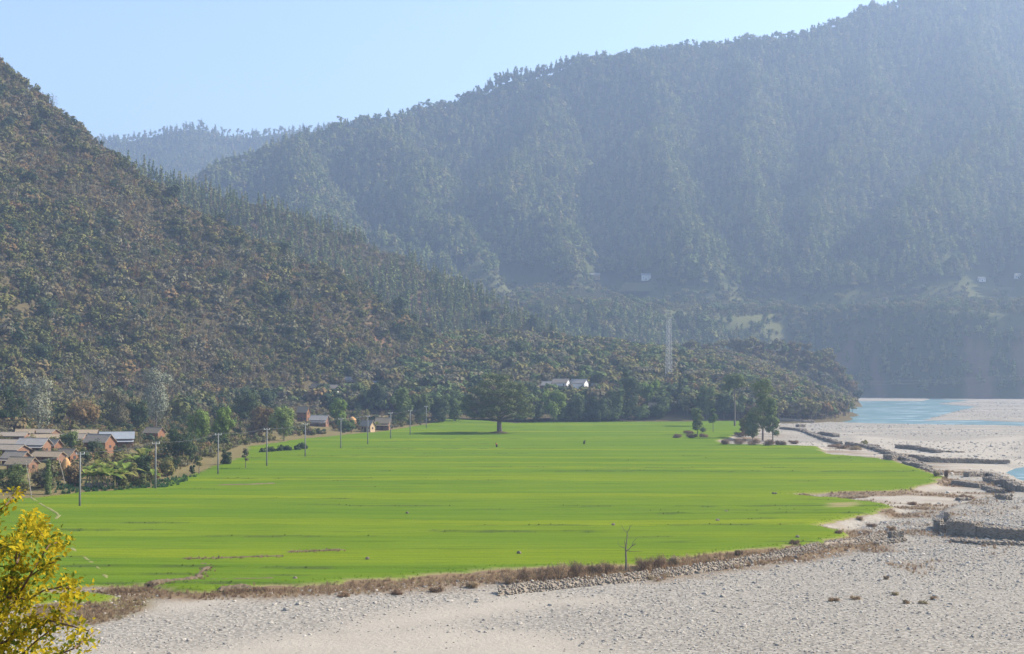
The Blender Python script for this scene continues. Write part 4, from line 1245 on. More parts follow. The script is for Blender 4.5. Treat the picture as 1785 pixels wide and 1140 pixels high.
TREES = [
 # px, base py, h px, w px, style, material, name, label
 (316, 806, 62, 66, 'round', 'leaf_dark', 'dark_tree', "dense dark round tree beside the third utility pole"),
 (350, 778, 68, 52, 'bamboo', 'leaf_bamboo', 'bamboo_clump', "feathery green clump behind the third pole, left one"),
 (388, 778, 74, 50, 'bamboo', 'leaf_bamboo', 'bamboo_clump', "feathery green clump behind the third pole, right one"),
 (395, 810, 30, 24, 'bushy', 'leaf_dark', 'dark_bush', "small dark rounded bush right of the third pole"),
 (428, 818, 38, 18, 'tall', 'shrub_grey', 'thin_tree', "thin grey tree between the third and fourth poles"),
 (495, 768, 72, 62, 'bamboo', 'leaf_bamboo', 'bamboo_clump', "feathery green clump left of the orange two storey hamlet house"),
 (452, 766, 62, 46, 'round', 'shrub_brown', 'bare_tree', "greyish nearly leafless tree behind the fourth pole"),
 (430, 742, 62, 52, 'round', 'leaf_dark', 'dark_tree', "dark tree on the slope above the fourth pole"),
 (592, 744, 52, 44, 'bamboo', 'leaf_bamboo', 'bamboo_clump', "bushy green tree above the hay mound in the hamlet"),
 (606, 752, 22, 32, 'bushy', 'leaf_mid', 'garden_bush', "low green bush at the field edge by the hay mound"),
 (560, 705, 40, 34, 'round', 'leaf_dark', 'dark_tree', "dark tree below the highest brown hut"),
 (625, 708, 44, 46, 'round', 'leaf_mid', 'village_tree', "mid green tree under the flat tin roofed house"),
 (662, 720, 54, 48, 'round', 'leaf_dark', 'dark_tree', "dark tree below the pale blue house"),
 (700, 742, 74, 56, 'bamboo', 'leaf_mid', 'bamboo_clump', "tall loose clump behind the eighth pole"),
 (733, 741, 66, 50, 'bamboo', 'leaf_mid', 'bamboo_clump', "tall loose clump behind the ninth pole"),
 (743, 684, 40, 11, 'column', 'leaf_dark', 'cypress', "single dark columnar cypress on the slope"),
 (765, 737, 52, 46, 'bushy', 'leaf_dark', 'hedge_tree', "dark hedge tree left of the big spreading tree, outer one"),
 (793, 735, 58, 44, 'bushy', 'leaf_mid', 'hedge_tree', "hedge tree left of the big spreading tree, inner one"),
 (966, 737, 62, 50, 'bamboo', 'leaf_bamboo', 'bamboo_clump', "yellow green clump right of the big spreading tree"),
 (1005, 733, 46, 46, 'bushy', 'leaf_dark', 'hedge_tree', "low dark hedge tree under the white houses"),
 (1046, 732, 44, 50, 'bushy', 'leaf_dark', 'hedge_tree', "low dark hedge tree between white houses and tall dark tree"),
 (1100, 731, 92, 44, 'bushy', 'leaf_dark', 'dark_tree', "tall dark tree at the field edge left of the pylon"),
 (1075, 732, 56, 36, 'bushy', 'leaf_mid', 'hedge_tree', "mid green hedge tree touching the tall dark tree"),
 (1130, 716, 58, 44, 'bamboo', 'leaf_bamboo', 'bamboo_clump', "olive clump behind the tiny tan hut"),
 (1158, 722, 40, 34, 'bushy', 'leaf_mid', 'hedge_tree', "low tree at the foot of the pylon"),
 (1186, 716, 60, 22, 'conifer', 'leaf_dark', 'dark_conifer', "dark pointed tree right of the pylon foot"),
 (1206, 722, 70, 26, 'tall', 'leaf_olive', 'thin_tree', "slim pale trunked tree at the far field edge"),
 (1232, 728, 62, 46, 'bamboo', 'leaf_mid', 'bamboo_clump', "green clump behind the small field trees"),
 (1262, 731, 52, 40, 'round', 'leaf_dark', 'dark_tree', "dark domed tree left of the tall thin trunk"),
 (1281, 743, 94, 48, 'top', 'leaf_mid', 'tall_tree', "tall tree with long bare trunk and crown only at the top"),
 (1216, 758, 46, 30, 'shaggy', 'leaf_mid', 'field_tree', "small tree on the brushy strip in the field, left of the pair"),
 (1243, 754, 42, 26, 'tall', 'leaf_mid', 'field_tree', "small lollipop shaped tree on the field strip, right of the pair"),
 (1330, 768, 108, 60, 'shaggy', 'leaf_mid', 'river_tree', "tallest tree of the clump beside the river wall"),
 (1312, 766, 48, 36, 'shaggy', 'leaf_mid', 'river_tree', "shorter leaning tree at the left of the river clump"),
 (1347, 770, 76, 36, 'shaggy', 'leaf_mid', 'river_tree', "mid height tree at the right of the river clump"),
 (1300, 762, 44, 26, 'bushy', 'leaf_olive', 'river_bush', "leafy bush under the left side of the river clump"),
 (66, 757, 108, 72, 'bushy', 'leaf_silver', 'broad_tree', "large silvery grey tree on the slope above the left village"),
 (18, 757, 86, 56, 'bushy', 'leaf_dark', 'broad_tree', "dark tree at the left edge above the village"),
 (272, 744, 122, 66, 'bushy', 'leaf_silver', 'broad_tree', "tallest silvery tree on the lower hillside above the orange house"),
 (205, 748, 78, 64, 'bushy', 'shrub_grey', 'broad_tree', "pale grey green tree above the blue grey tin roof"),
 (240, 752, 60, 40, 'bushy', 'leaf_dark', 'broad_tree', "dark tree left of the tallest silvery tree"),
 (145, 750, 60, 60, 'round', 'shrub_brown', 'broad_tree', "brownish half bare tree behind the left village"),
 (122, 784, 34, 36, 'bushy', 'leaf_mid', 'village_tree', "green tree in the middle of the left village"),
 (168, 792, 30, 34, 'bushy', 'leaf_dark', 'village_tree', "dark low tree below the orange fronted house"),
 (84, 862, 64, 12, 'column', 'leaf_mid', 'climber_post', "ivy wrapped stump at the field edge in the village"),
 (28, 856, 52, 50, 'bushy', 'leaf_mid', 'village_tree', "green thicket below the slate roofs at the left edge"),
 (-15, 858, 60, 52, 'bushy', 'leaf_dark', 'village_tree', "dark thicket cut by the left edge of the picture"),
 (75, 850, 40, 50, 'bushy', 'shrub_grey', 'village_tree', "pale dusty thicket between the leaning poles"),
 (128, 846, 36, 34, 'bushy', 'shrub_brown', 'village_tree', "brown dry thicket behind the nearest pole"),
 (250, 838, 52, 34, 'round', 'leaf_dark', 'village_tree', "dark tree with visible stem left of the second pole"),
 (292, 836, 40, 30, 'round', 'leaf_olive', 'village_tree', "olive tree right of the second pole"),
 (232, 845, 40, 26, 'tall', 'leaf_olive', 'village_tree', "thin tree among the banana plants"),
 (347, 828, 26, 14, 'top', 'leaf_olive', 'sapling', "little sapling in the field corner near the third pole"),
 (335, 826, 18, 12, 'bushy', 'leaf_dark', 'sapling', "tiny dark bush in the field corner near the third pole"),
 (962, 608, 46, 22, 'conifer', 'leaf_dark', 'dark_conifer', "dark pointed conifer on the low spur above the big tree"),
 (932, 596, 52, 30, 'round', 'leaf_dark', 'dark_tree', "dark round tree left of the pointed conifer"),
 (905, 640, 50, 50, 'round', 'leaf_dark', 'dark_tree', "wide dark tree in the gully above the big tree"),
 (850, 578, 42, 34, 'round', 'leaf_dark', 'dark_tree', "dark tree on the rim where the spurs meet"),
]
for i, (px, py, hp, wp, st, mt, nm, lab) in enumerate(TREES):
    tree(px, py, hp, wp, st, mt, lab, nm, cat="bush" if "bush" in nm else "stump" if nm == 'climber_post' else "bamboo" if "bamboo" in nm else "tree", seed=i * 13)
for k, px in enumerate((458, 472, 488, 500, 518, 528)):
    tree(px, 789 - k, 10 + (k % 3) * 2, 14 + (k % 2) * 6, 'bushy', 'leaf_dark', ["leftmost", "second from left", "third from left", "fourth from left", "fifth from left", "rightmost"][k] + " of the tiny dark bushes in a line in the field", "field_bush", cat="bush", seed=k)
# dark hedge along the far field edge
for k, px in enumerate(range(515, 575, 12)):
    tree(px, 756, 9, 16, 'bushy', 'leaf_dark', "low hedge bush in front of the middle hamlet, %s from the left" % ["first", "second", "third", "fourth", "fifth"][k], "hedge_bush", cat="bush", seed=k + 50)
for k, px in enumerate((905, 935, 985, 1025, 1062, 1088, 1118, 1146)):
    tree(px, 733 - k * .5, 24 + (k % 3) * 5, 38, 'bushy', 'leaf_dark' if k % 2 else 'leaf_mid', "undergrowth bush along the far field edge, %s counted from the big tree" % ["first", "second", "third", "fourth", "fifth", "sixth", "seventh", "eighth"][k], "edge_bush", cat="bush", seed=k + 80)

# dry brush on the mounds in the field and along the bank
def dry_bush(px, py, hp, wp, label, group, mat='dry_dark', seed=0):
    x, y, z = hit(px, py); k = y / F_PX; H, R = hp * k, wp * k / 2
    rr = np.random.default_rng(seed + px)
    bl = [(0, 0, .4 * H, .7 * R, .7 * R, .42 * H)] + [(rr.uniform(-.6, .6) * R, rr.uniform(-.6, .6) * R, rr.uniform(.3, .7) * H, .35 * R, .35 * R, .3 * H) for _ in range(5)]
    leaf = max(.16, y / 1422 * 1.1)
    c = make_crown(bl, int(min(1500, 200 + 18 * R * H / leaf ** 2 * 2)), leaf, rr, aspect=.3, shell=.25)
    root = empty("dry_bush", (x, y, z - .1))
    mesh_obj("twigs", c[0], c[1], M[mat], root)
    m = MB()
    for q in range(7):
        a = q * .9
        m.tube([(0, 0, -.2), (.3 * R * math.cos(a), .3 * R * math.sin(a), .4 * H), (.6 * R * math.cos(a), .6 * R * math.sin(a), .85 * H)], [.05, .03, .01], 4)
    m.build("stem", M['bark'], root)
    tag(root, label, "bush", group)
DB = ((1180, 764, 9, 22), (1205, 764, 10, 26), (1228, 763, 9, 22), (1200, 757, 9, 22), (1265, 776, 14, 30), (1288, 776, 15, 32), (1312, 777, 16, 34), (1338, 778, 15, 34), (1362, 777, 13, 30), (1385, 774, 8, 26), (1290, 762, 13, 28))
rk = ranks(DB[:4]) + ranks(DB[4:])
for k, (px, py, hp, wp) in enumerate(DB):
    dry_bush(px, py, hp, wp, rk[k] + (" brown dry bush from the left on the strip below the small field trees" if k < 4 else " brown dry bush from the left round the foot of the river tree clump"), "dry bushes of the field strip" if k < 4 else "dry bushes of the river clump", seed=k)
DB = ((885, 1018, 26, 44), (915, 1018, 34, 50), (945, 1016, 32, 50), (975, 1010, 36, 52), (1005, 1006, 34, 48), (1035, 1004, 30, 46), (1064, 1000, 26, 40), (1120, 996, 30, 50), (1150, 992, 28, 46), (1178, 985, 20, 36), (1290, 968, 12, 26), (1385, 950, 12, 24), (820, 1024, 14, 34), (760, 1032, 12, 36), (690, 1036, 10, 34), (600, 1040, 10, 34), (450, 1030, 10, 40))
rk = ranks(DB[:10]) + ranks(DB[10:])
for k, (px, py, hp, wp) in enumerate(DB):
    dry_bush(px, py, hp, wp, rk[k] + (" tall brown bush from the left on the bank near the bare sapling" if k < 10 else " low brown bush from the left on the outer field bank"), "tall bank bushes" if k < 10 else "low bank bushes", 'dry_dark' if k % 3 else 'dry', seed=k + 40)
DB = ((1470, 782, 8, 34), (1490, 784, 9, 40), (1455, 780, 8, 30), (1632, 832, 16, 14), (1650, 834, 20, 10), (1500, 908, 9, 18), (1460, 932, 10, 20), (1555, 925, 11, 22), (1520, 918, 8, 24), (1590, 880, 8, 30), (1690, 870, 8, 40))
rk = ranks(DB)
for k, (px, py, hp, wp) in enumerate(DB):
    dry_bush(px, py, hp, wp, rk[k] + " from the left of the dry brown bushes on the waste ground by the river", "dry bushes of the waste ground", 'dry' if k % 2 else 'dry_dark', seed=k + 70)
DB = ((1560, 1038, 20), (1628, 1045, 20), (1610, 1053, 24), (1490, 1045, 28), (1455, 1048, 30), (1580, 1052, 20), (1545, 1010, 12))
rk = ranks(DB)
for k, (px, py, wp) in enumerate(DB):
    dry_bush(px, py, 9, wp, rk[k] + " small brown tuft from the left on the open cobbles", "tufts on the cobbles", 'dry', seed=k + 90)
x, y, z = hit(1508, 775)
tree(1507, 776, 9, 14, 'bushy', 'leaf_olive', "yellow green bush behind the long river wall", "river_bush", cat="bush", seed=5)

# bare sapling at the front edge, skeleton read off the photograph
def P_(a, b, D, ox=1040, oy=900, s=10.367): return np.array(at(ox + a / s, oy + b / s, D))
x, y, z = hit(1091, 998)
base = np.array([x, y, z])
root = empty("bare_sapling", tuple(base))
def Q(a, b, dy=0.0): return tuple(P_(a, b, y) - P_(530, 1020, y) + [0, dy, 0])
MB().tube([(0, 0, -.4), Q(530, 1020), Q(535, 850), Q(528, 600, .05), Q(545, 480, .05), Q(555, 310, 0)], [.16, .13, .11, .09, .06, .045], 7).build("trunk", M['bark'], root)
for pts, r0 in (([Q(555, 310), Q(510, 285, .2), Q(475, 235, .3), Q(455, 180, .35)], .04), ([Q(555, 310), Q(585, 260, -.2), Q(600, 205, -.3), Q(650, 165, -.4)], .04), ([Q(590, 255, -.2), Q(600, 215), Q(605, 180)], .03),
                ([Q(535, 640), Q(590, 625, .2), Q(650, 560, .4), Q(670, 490, .5), Q(740, 430, .6)], .06), ([Q(640, 570, .4), Q(700, 540, .2), Q(745, 545, .1)], .035), ([Q(650, 560, .4), Q(700, 520), Q(720, 500)], .03),
                ([Q(545, 650), Q(640, 655, -.3), Q(750, 655, -.4), Q(840, 645, -.4)], .035), ([Q(525, 600), Q(470, 585, .2), Q(425, 572, .3), Q(385, 520, .4), Q(410, 460, .4)], .04), ([Q(525, 560), Q(505, 490, -.2), Q(500, 430, -.3)], .05), ([Q(522, 745), Q(505, 735, .1)], .05), ([Q(550, 420), Q(580, 390, .2), Q(600, 350, .2)], .025)):
    MB().tube(pts, list(np.linspace(r0, r0 * .3, len(pts))), 5).build("branch", M['bark'], root)
tag(root, "leafless little tree with forked top at the front edge of the field", "tree")
# ------------------------------------------------------------------ stone walls and gabions
ICV, ICF = ico(); ICF = np.array(ICF)
def stones_mesh(P, size, r, flat=.75):
    n = len(P)
    V = ICV[None] * (0.72 + .5 * r.random((n, 12, 1))) * (np.asarray(size)[:, None, None] * .5)
    V = V * np.stack([r.uniform(.8, 1.25, n), r.uniform(.8, 1.2, n), np.full(n, flat)], -1)[:, None, :]
    a = r.uniform(0, 6.28, n); c, s = np.cos(a)[:, None], np.sin(a)[:, None]
    V = np.stack([V[..., 0] * c - V[..., 1] * s, V[..., 0] * s + V[..., 1] * c, V[..., 2]], -1) + np.asarray(P)[:, None, :]
    Fq = (ICF[None] + 12 * np.arange(n)[:, None, None]).reshape(-1, 3)
    return V.reshape(-1, 3), Fq

def gabion(pts, height, width, label, group="stone walls of the riverbank", ssize=.34, seed=0, zoff=0.0, name="stone_wall", dens=1.0):
    """pts: foot line in the photograph"""
    r = np.random.default_rng(seed + 500)
    W3 = [np.array(hit(*p)) for p in pts]
    o0 = W3[0]
    root = empty(name, tuple(o0))
    core = MB(); SP, SS = [], []
    for i in range(len(W3) - 1):
        a, b = W3[i] - o0, W3[i + 1] - o0
        d = b - a; ln = math.hypot(d[0], d[1])
        if ln < .3: continue
        u = np.array([d[0] / ln, d[1] / ln]); nrm = np.array([-u[1], u[0]])
        if nrm[1] < 0: nrm = -nrm                       # thickness goes away from the viewer
        hh = height * r.uniform(.85, 1.1)
        nseg = max(1, int(ln / 2.5))
        for k in range(nseg):
            p0, p1 = a + d * k / nseg, a + d * (k + 1) / nseg
            h0 = hh * r.uniform(.7, 1.12)
            jo = np.append(nrm * r.normal() * .35, 0); p0, p1 = p0 + jo, p1 + jo
            q = [p0[:2], p1[:2], p1[:2] + nrm * width * .95, p0[:2] + nrm * width * .95]
            z0, z1 = min(p0[2], p1[2]) - .6, max(p0[2], p1[2]) + h0 - .1 + zoff
            core.add([(c[0], c[1], z0) for c in q] + [(c[0], c[1], z1) for c in q], [(0,3,2,1),(4,5,6,7),(0,1,5,4),(1,2,6,5),(2,3,7,6),(3,0,4,7)])
            seg = ln / nseg
            for face in ('f', 't', 'e', 'g'):
                if face == 'f': cnt = seg * (h0 + .3) / ssize ** 2 * 1.15
                elif face == 't': cnt = seg * width / ssize ** 2 * 1.15
                elif face == 'g' and k == nseg - 1: cnt = width * h0 / ssize ** 2 * 1.15
                elif face == 'e' and k == 0: cnt = width * h0 / ssize ** 2 * 1.15
                else: continue
                for _ in range(int(cnt * dens) + 1):
                    t, v, w = r.random(), r.random(), r.random()
                    base = p0 + (p1 - p0) * (t if face in 'ft' else (0 if face == 'e' else 1))
                    off = nrm * (0 if face == 'f' else w * width)
                    zz = base[2] + (v * (h0 + .3) - .3 if face != 't' else h0 - .08) + zoff * (face == 't')
                    SP.append((base[0] + off[0], base[1] + off[1], zz)); SS.append(ssize * r.uniform(.7, 1.35))
    core.build("core", M['gabion'], root)
    sv, sf = stones_mesh(np.array(SP), np.array(SS), r)
    tag(mesh_obj("stones", sv, sf, M['gabion'], root), kind="stuff")
    return tag(root, label, "wall", group)

G = "gabion walls by the river"
gabion([(1651, 932), (1700, 937), (1785, 945), (1900, 955)], 1.9, 2.2, "big dark stone retaining wall at the right edge holding up gravel", G, .36, 1)
gabion([(1648, 930), (1644, 918), (1652, 908)], 1.6, .9, "pale stone end face of the big retaining wall at right", G, .36, 2)
gabion([(1660, 945), (1712, 950), (1760, 950), (1820, 955)], .55, 1.3, "low concrete grey footing in front of the big retaining wall", G, .5, 3)
gabion([(1538, 951), (1585, 945)], .55, 1.0, "lower of two small gabion blocks at the end of the stone bank", G, .3, 4)
gabion([(1556, 939), (1577, 937)], .85, 1.0, "upper of two small gabion blocks at the end of the stone bank", G, .3, 5)
gabion([(1657, 846), (1708, 851)], 1.2, 2.0, "square gabion block at the corner of the field tip", G, .36, 6)
gabion([(1706, 852), (1735, 860), (1752, 859)], .9, 1.8, "tilted gabion block right of the square one", G, .36, 7)
gabion([(1711, 838), (1752, 848)], 1.0, 2.2, "gabion block behind the square one near the pool", G, .36, 8)
gabion([(1690, 832), (1730, 830), (1752, 838), (1790, 858)], 1.1, 1.6, "curved dark wall beside the river pool", G, .4, 9)
gabion([(1585, 800), (1620, 806), (1690, 808), (1760, 809)], 1.3, 2.2, "long straight groyne reaching towards the pool", G, .5, 10, name="stone_groyne")
gabion([(1560, 781), (1600, 785), (1630, 790)], 1.1, 2.0, "short groyne behind the long straight one", G, .5, 11, name="stone_groyne")
gabion([(1625, 788), (1680, 789)], .5, 1.6, "low tip of the short groyne", G, .5, 12, name="stone_groyne")
gabion([(1358, 748), (1400, 752), (1436, 765), (1470, 775), (1520, 782), (1560, 794), (1605, 812)], 1.0, 1.8, "long winding stone wall following the right edge of the field", G, .5, 13)
gabion([(1556, 803), (1590, 800)], 1.3, 2.5, "rounded rubble heap where the winding wall meets the groyne", G, .5, 14)
gabion([(1575, 808), (1612, 818), (1640, 828)], .8, 1.6, "broken wall along the tip of the green field", G, .45, 15)
gabion([(1358, 733), (1420, 737)], 1.3, 2.4, "far dark wall right of the river tree clump", G, .6, 16)
gabion([(1358, 726), (1400, 727)], 1.0, 2.2, "farthest low wall at the foot of the bluff", G, .6, 17)
gabion([(1393, 745), (1405, 745)], 1.3, 2.0, "lone boulder heap beyond the winding wall", G, .6, 18)
gabion([(1425, 757), (1456, 762)], 1.2, 2.0, "rubble block on the river side of the winding wall", G, .55, 19)
gabion([(1735, 870), (1755, 872)], 1.0, 1.4, "dark boulder block on the gravel above the big retaining wall", G, .5, 20)
gabion([(1668, 872), (1690, 872)], .5, 1.4, "flat grey rock on the waste ground", G, .5, 21)

# stone revetment below the front bank
def revetment(foot, rise, label, seed, ssize=.25):
    r = np.random.default_rng(seed)
    Pf = np.array([hit(*p) for p in foot]); o0 = Pf[0]
    d = np.r_[0, np.cumsum(np.hypot(np.diff(Pf[:, 0]), np.diff(Pf[:, 1])))]
    n = int(d[-1] * 2.6 / ssize ** 2)
    t = r.uniform(0, d[-1], n); w = r.random(n) ** .85
    x = np.interp(t, d, Pf[:, 0]); y = np.interp(t, d, Pf[:, 1]); 
    y2 = y + w * 2.4
    zz = h_valley(x, y2)
    zl = np.interp(t, d, Pf[:, 2]) + w * rise
    P = np.stack([x, y2, np.maximum(zz, zl * (w < .8) + zz * (w >= .8)) + .02], -1) - o0
    root = empty("stone_revetment", tuple(o0))
    sv, sf = stones_mesh(P, ssize * np.exp(r.normal(size=n) * .3), r, .8)
    tag(mesh_obj("stones", sv, sf, M['gabion'], root), kind="stuff")
    xs_, ys_ = np.interp(np.linspace(0, d[-1], 120), d, Pf[:, 0]), np.interp(np.linspace(0, d[-1], 120), d, Pf[:, 1])
    v, f = [], []
    for i in range(120):
        z0 = h_valley(xs_[i:i+1], ys_[i:i+1])[0]
        v += [(xs_[i], ys_[i] - .2, z0 - .3), (xs_[i], ys_[i] + 1.3, z0 + rise * .55), (xs_[i], ys_[i] + 2.6, h_valley(xs_[i:i+1], ys_[i:i+1] + 2.6)[0] - .1)]
        if i: f += [(3*i-3, 3*i, 3*i+1, 3*i-2), (3*i-2, 3*i+1, 3*i+2, 3*i-1)]
    mesh_obj("core", np.array(v) - o0, f, M['gabion'], root)
    tag(root, label, "embankment")
revetment([(868, 1040), (920, 1034), (1000, 1026), (1090, 1017), (1180, 1005), (1260, 994), (1330, 981), (1420, 965), (1500, 951), (1545, 940)], 1.0, "long sloping bank of loose stones between green field and cobbles", 3)

# dark scattered clods on the field
r = np.random.default_rng(77)
CL = ((1266, 893), (1352, 861), (1388, 957), (1390, 937), (1069, 916), (1251, 908), (1010, 1000), (1348, 861), (710, 895), (515, 1010), (905, 965), (640, 975))
for k, (px, py) in enumerate(CL):
    x, y = gp(px, py, .15); z = field_z(x, y)
    v, f = ico(); v = v * (.8 + .4 * r.random((12, 1))) * [.3, .3, .25]
    o = mesh_obj("clod", v, f, M['bark']); o.location = (x, y, z + .25)
    tag(o, ranks(CL)[k] + " dark clod of earth from the left in the green field", "clod", "earth clods in the field")

# small earth banks inside the field
def earth_bank(pts, h, w, label, seed):
    r = np.random.default_rng(seed)
    P = []
    for i in range(len(pts) - 1):
        for t in np.linspace(0, 1, 9)[: 8 if i < len(pts) - 2 else 9]:
            P.append(gp(pts[i][0] + (pts[i+1][0] - pts[i][0]) * t, pts[i][1] + (pts[i+1][1] - pts[i][1]) * t, .1))
    P = np.array(P); z = h_valley(P[:, 0], P[:, 1]); o0 = np.array([P[0, 0], P[0, 1], z[0]])
    v, f = [], []
    for i in range(len(P)):
        d = P[min(i + 1, len(P) - 1)] - P[max(i - 1, 0)]; d /= np.linalg.norm(d); nn = np.array([-d[1], d[0]])
        if nn[1] < 0: nn = -nn
        e = .35 if i in (0, len(P) - 1) else 1
        for s, hz_ in ((-1.0, -.25), (-.55, .55), (-.1, 1.0), (.5, .8), (1.0, .1)):
            q = P[i] + nn * s * w * r.uniform(.75, 1.25)
            v.append((q[0] - o0[0], q[1] - o0[1], z[i] - o0[2] + .13 + hz_ * h * e * r.uniform(.7, 1.2)))
        if i: f += [(5*i-5+j, 5*i+j, 5*i+j+1, 5*i-5+j+1) for j in range(4)]
    o = mesh_obj("earth_bank", v, f, M['bank'] if 'bank' in M else M['mud_brown']); o.location = o0
    tag(o, label, "bank", "earth banks in the field")
M['bank'] = mat_plain("bank_earth", (0.09, 0.07, 0.045), (0.19, 0.145, 0.09), 1.5, .95, .1, .6)
earth_bank([(258, 1019), (300, 1015), (345, 1011)], .38, .9, "brown earth step at the front left corner of the field", 1)
earth_bank([(343, 1010), (352, 998), (364, 988), (350, 984)], .22, .5, "slanting brown ridge running back from the corner step", 2)
earth_bank([(316, 975), (380, 974), (430, 972), (495, 970)], .16, .25, "long dark furrow bank in the left of the field", 3)
earth_bank([(500, 963), (540, 962), (600, 959)], .18, .28, "dark furrow bank with pale stones right of the long one", 4)
earth_bank([(1395, 863), (1450, 861), (1510, 859)], .35, 1.0, "brown ridge entering the field from its right edge", 5)
earth_bank([(380, 1026), (420, 1023), (440, 1024)], .3, .7, "small dark bank at the front edge of the field", 6)
earth_bank([(360, 1013), (420, 1011), (480, 1010)], .18, .4, "faint furrow bank behind the front left corner", 7)
earth_bank([(380, 846), (440, 845), (480, 843)], .2, .6, "thin dry ridge in the field near the third pole", 8)

# dry grass growing on those banks
BX, BY = [], []
for pts, cnt in (([(258, 1019), (345, 1011), (364, 988)], 110), ([(316, 975), (495, 970)], 50), ([(500, 963), (600, 959)], 40), ([(1395, 863), (1510, 859)], 160), ([(380, 1026), (440, 1024)], 80), ([(190, 1025), (260, 1022)], 120)):
    for _ in range(cnt):
        i = r.integers(0, len(pts) - 1); t = r.random()
        q = gp(pts[i][0] + (pts[i+1][0] - pts[i][0]) * t, pts[i][1] + (pts[i+1][1] - pts[i][1]) * t, .2)
        BX.append(q[0] + r.normal() * .4); BY.append(q[1] + r.normal() * .5)
BX, BY = np.array(BX), np.array(BY)
scatter("bank_grass", "tuft", np.stack([BX, BY, h_valley(BX, BY) + .2], -1), r.uniform(.2, .42, len(BX)), r.uniform(0, 6.28, len(BX)), r.choice([0, 1, 3], len(BX)), "dry grass on the small earth banks of the field")

# footpath crossing the left of the field
def path_strip(pts, w, label):
    v, f = [], []
    rr = np.random.default_rng(9)
    P = []
    for i in range(len(pts) - 1):
        for t in np.linspace(0, 1, 7)[:-1]:
            P.append(gp(pts[i][0] + (pts[i+1][0] - pts[i][0]) * t + rr.normal() * .6, pts[i][1] + (pts[i+1][1] - pts[i][1]) * t, .15))
    for i, (x, y) in enumerate(P):
        z = field_z(x, y) + .22; q = w * rr.uniform(.6, 1.3)
        v += [(x - q, y, z - .04), (x - q * .4, y, z), (x + q * .4, y, z), (x + q, y, z - .04)]
        if i: f += [(4*i-4+j, 4*i-3+j, 4*i+1+j, 4*i+j) for j in range(3)]
    tag(mesh_obj("footpath", v, f, M['path']), kind="structure", label=label)
M['path'] = mat_plain("path_dirt", (0.14, 0.16, 0.04), (0.24, 0.21, 0.10), .8, .95, .1, .3, coord='P')
path_strip([(57, 869), (70, 878), (84, 886), (98, 894), (103, 899), (95, 907), (88, 912), (70, 924), (66, 932)], .26, "narrow footpath from the village into the field")
path_strip([(100, 942), (120, 952), (140, 967), (160, 981), (178, 996), (186, 1008), (190, 1020)], .26, "narrow footpath running down to the front left corner")

# terraced plots on the far bench
def terraces(px0, px1, py0, py1, n, label):
    v, f = [], []
    rows = [hit((px0 + px1) / 2, py) for py in np.linspace(py1, py0, n + 1)]
    for i in range(n):
        ya, yb = rows[i][1], rows[i + 1][1]; z = (rows[i][2] + rows[i + 1][2]) / 2 + .8
        xa, xb = ray(px0 + 4 * (i % 3), 600)[0] * ya, ray(px1 - 5 * (i % 2), 600)[0] * ya
        k = len(v)
        v += [(xa, ya, z - 4), (xb, ya, z - 4), (xa, ya, z), (xb, ya, z), (xa, yb + 1, z + .1), (xb, yb + 1, z + .1)]
        f += [(k, k + 1, k + 3, k + 2), (k + 2, k + 3, k + 5, k + 4)]
    tag(mesh_obj("terraced_plots", v, f, M['terr']), kind="structure", label=label)
M['terr'] = mat_plain("terrace_soil", (0.14, 0.13, 0.06), (0.20, 0.18, 0.09), .08, .95, .1, coord='P')
terraces(916, 1052, 505, 545, 8, "terraced farm plots on the slope of the far bench")
terraces(1500, 1570, 512, 524, 3, "small pale green plots in the middle of the far bench")
terraces(1640, 1800, 500, 526, 4, "pale plots at the right end of the far bench")
terraces(1080, 1200, 492, 506, 3, "pale plots below the white farmhouse on the far bench")

# bananas, vegetables
M['banana_stem'] = mat_plain("banana_stem", (0.16, 0.17, 0.07), (0.28, 0.26, 0.12), 3)
def banana(px, py, hp, label, seed):
    x, y, z = hit(px, py); H = hp * y / F_PX
    r = np.random.default_rng(seed)
    root = empty("banana_plant", (x, y, z - .1), r.uniform(0, 6.28))
    MB().tube([(0, 0, -.3), (.03, 0, H * .3), (0, .03, H * .58)], [.16, .13, .08], 7).build("stem", M['banana_stem'], root)
    for k in range(8):
        a = k * .785 + r.uniform(-.3, .3); e = r.uniform(.45, 1.25); ln = H * r.uniform(.5, .68); w = ln * .24
        p = np.array([0, 0, H * .45]); dirh = np.array([math.cos(a), math.sin(a), 0]); sd = np.array([-math.sin(a), math.cos(a), 0])
        v, f = [], []
        for i in range(6):
            t = i / 5; c = p + dirh * ln * t * math.cos(e) * (1 + .25 * t) + np.array([0, 0, ln * (t * math.sin(e) - .55 * t * t * (1.3 - e * .5))])
            ww = w * (math.sin(math.pi * min(1, .12 + t * .9)) + .05)
            v += [tuple(c - sd * ww + [0, 0, ww * .35]), tuple(c), tuple(c + sd * ww + [0, 0, ww * .35])]
            if i: f += [(3*i-3, 3*i, 3*i+1, 3*i-2), (3*i-2, 3*i+1, 3*i+2, 3*i-1)]
        mesh_obj("leaf", v, f, M['banana'], root)
    tag(root, label, "banana plant", "banana plants by the village")
BN = [(152, 846, 38), (164, 850, 44), (176, 850, 46), (188, 851, 48), (200, 850, 46), (212, 848, 44), (222, 844, 48), (158, 838, 36), (183, 838, 40), (206, 836, 42), (236, 828, 52), (248, 820, 50), (170, 828, 34), (268, 842, 30), (655, 750, 20)]
for k, (px, py, hp) in enumerate(BN):
    banana(px, py, hp, ranks(BN[:14])[k] + " banana plant from the left in the grove below the left village" if k < 14 else "lone banana plant beside the hamlet huts", 300 + k)
X = r.uniform(-88, -45, 2600); Y = r.uniform(240, 330, 2600)
vp = gps([(110, 860), (290, 850), (330, 832), (260, 845), (110, 850)])
q = sdf(X, Y, vp) > -1.5
X, Y = X[q], Y[q]; Z = h_valley(X, Y)
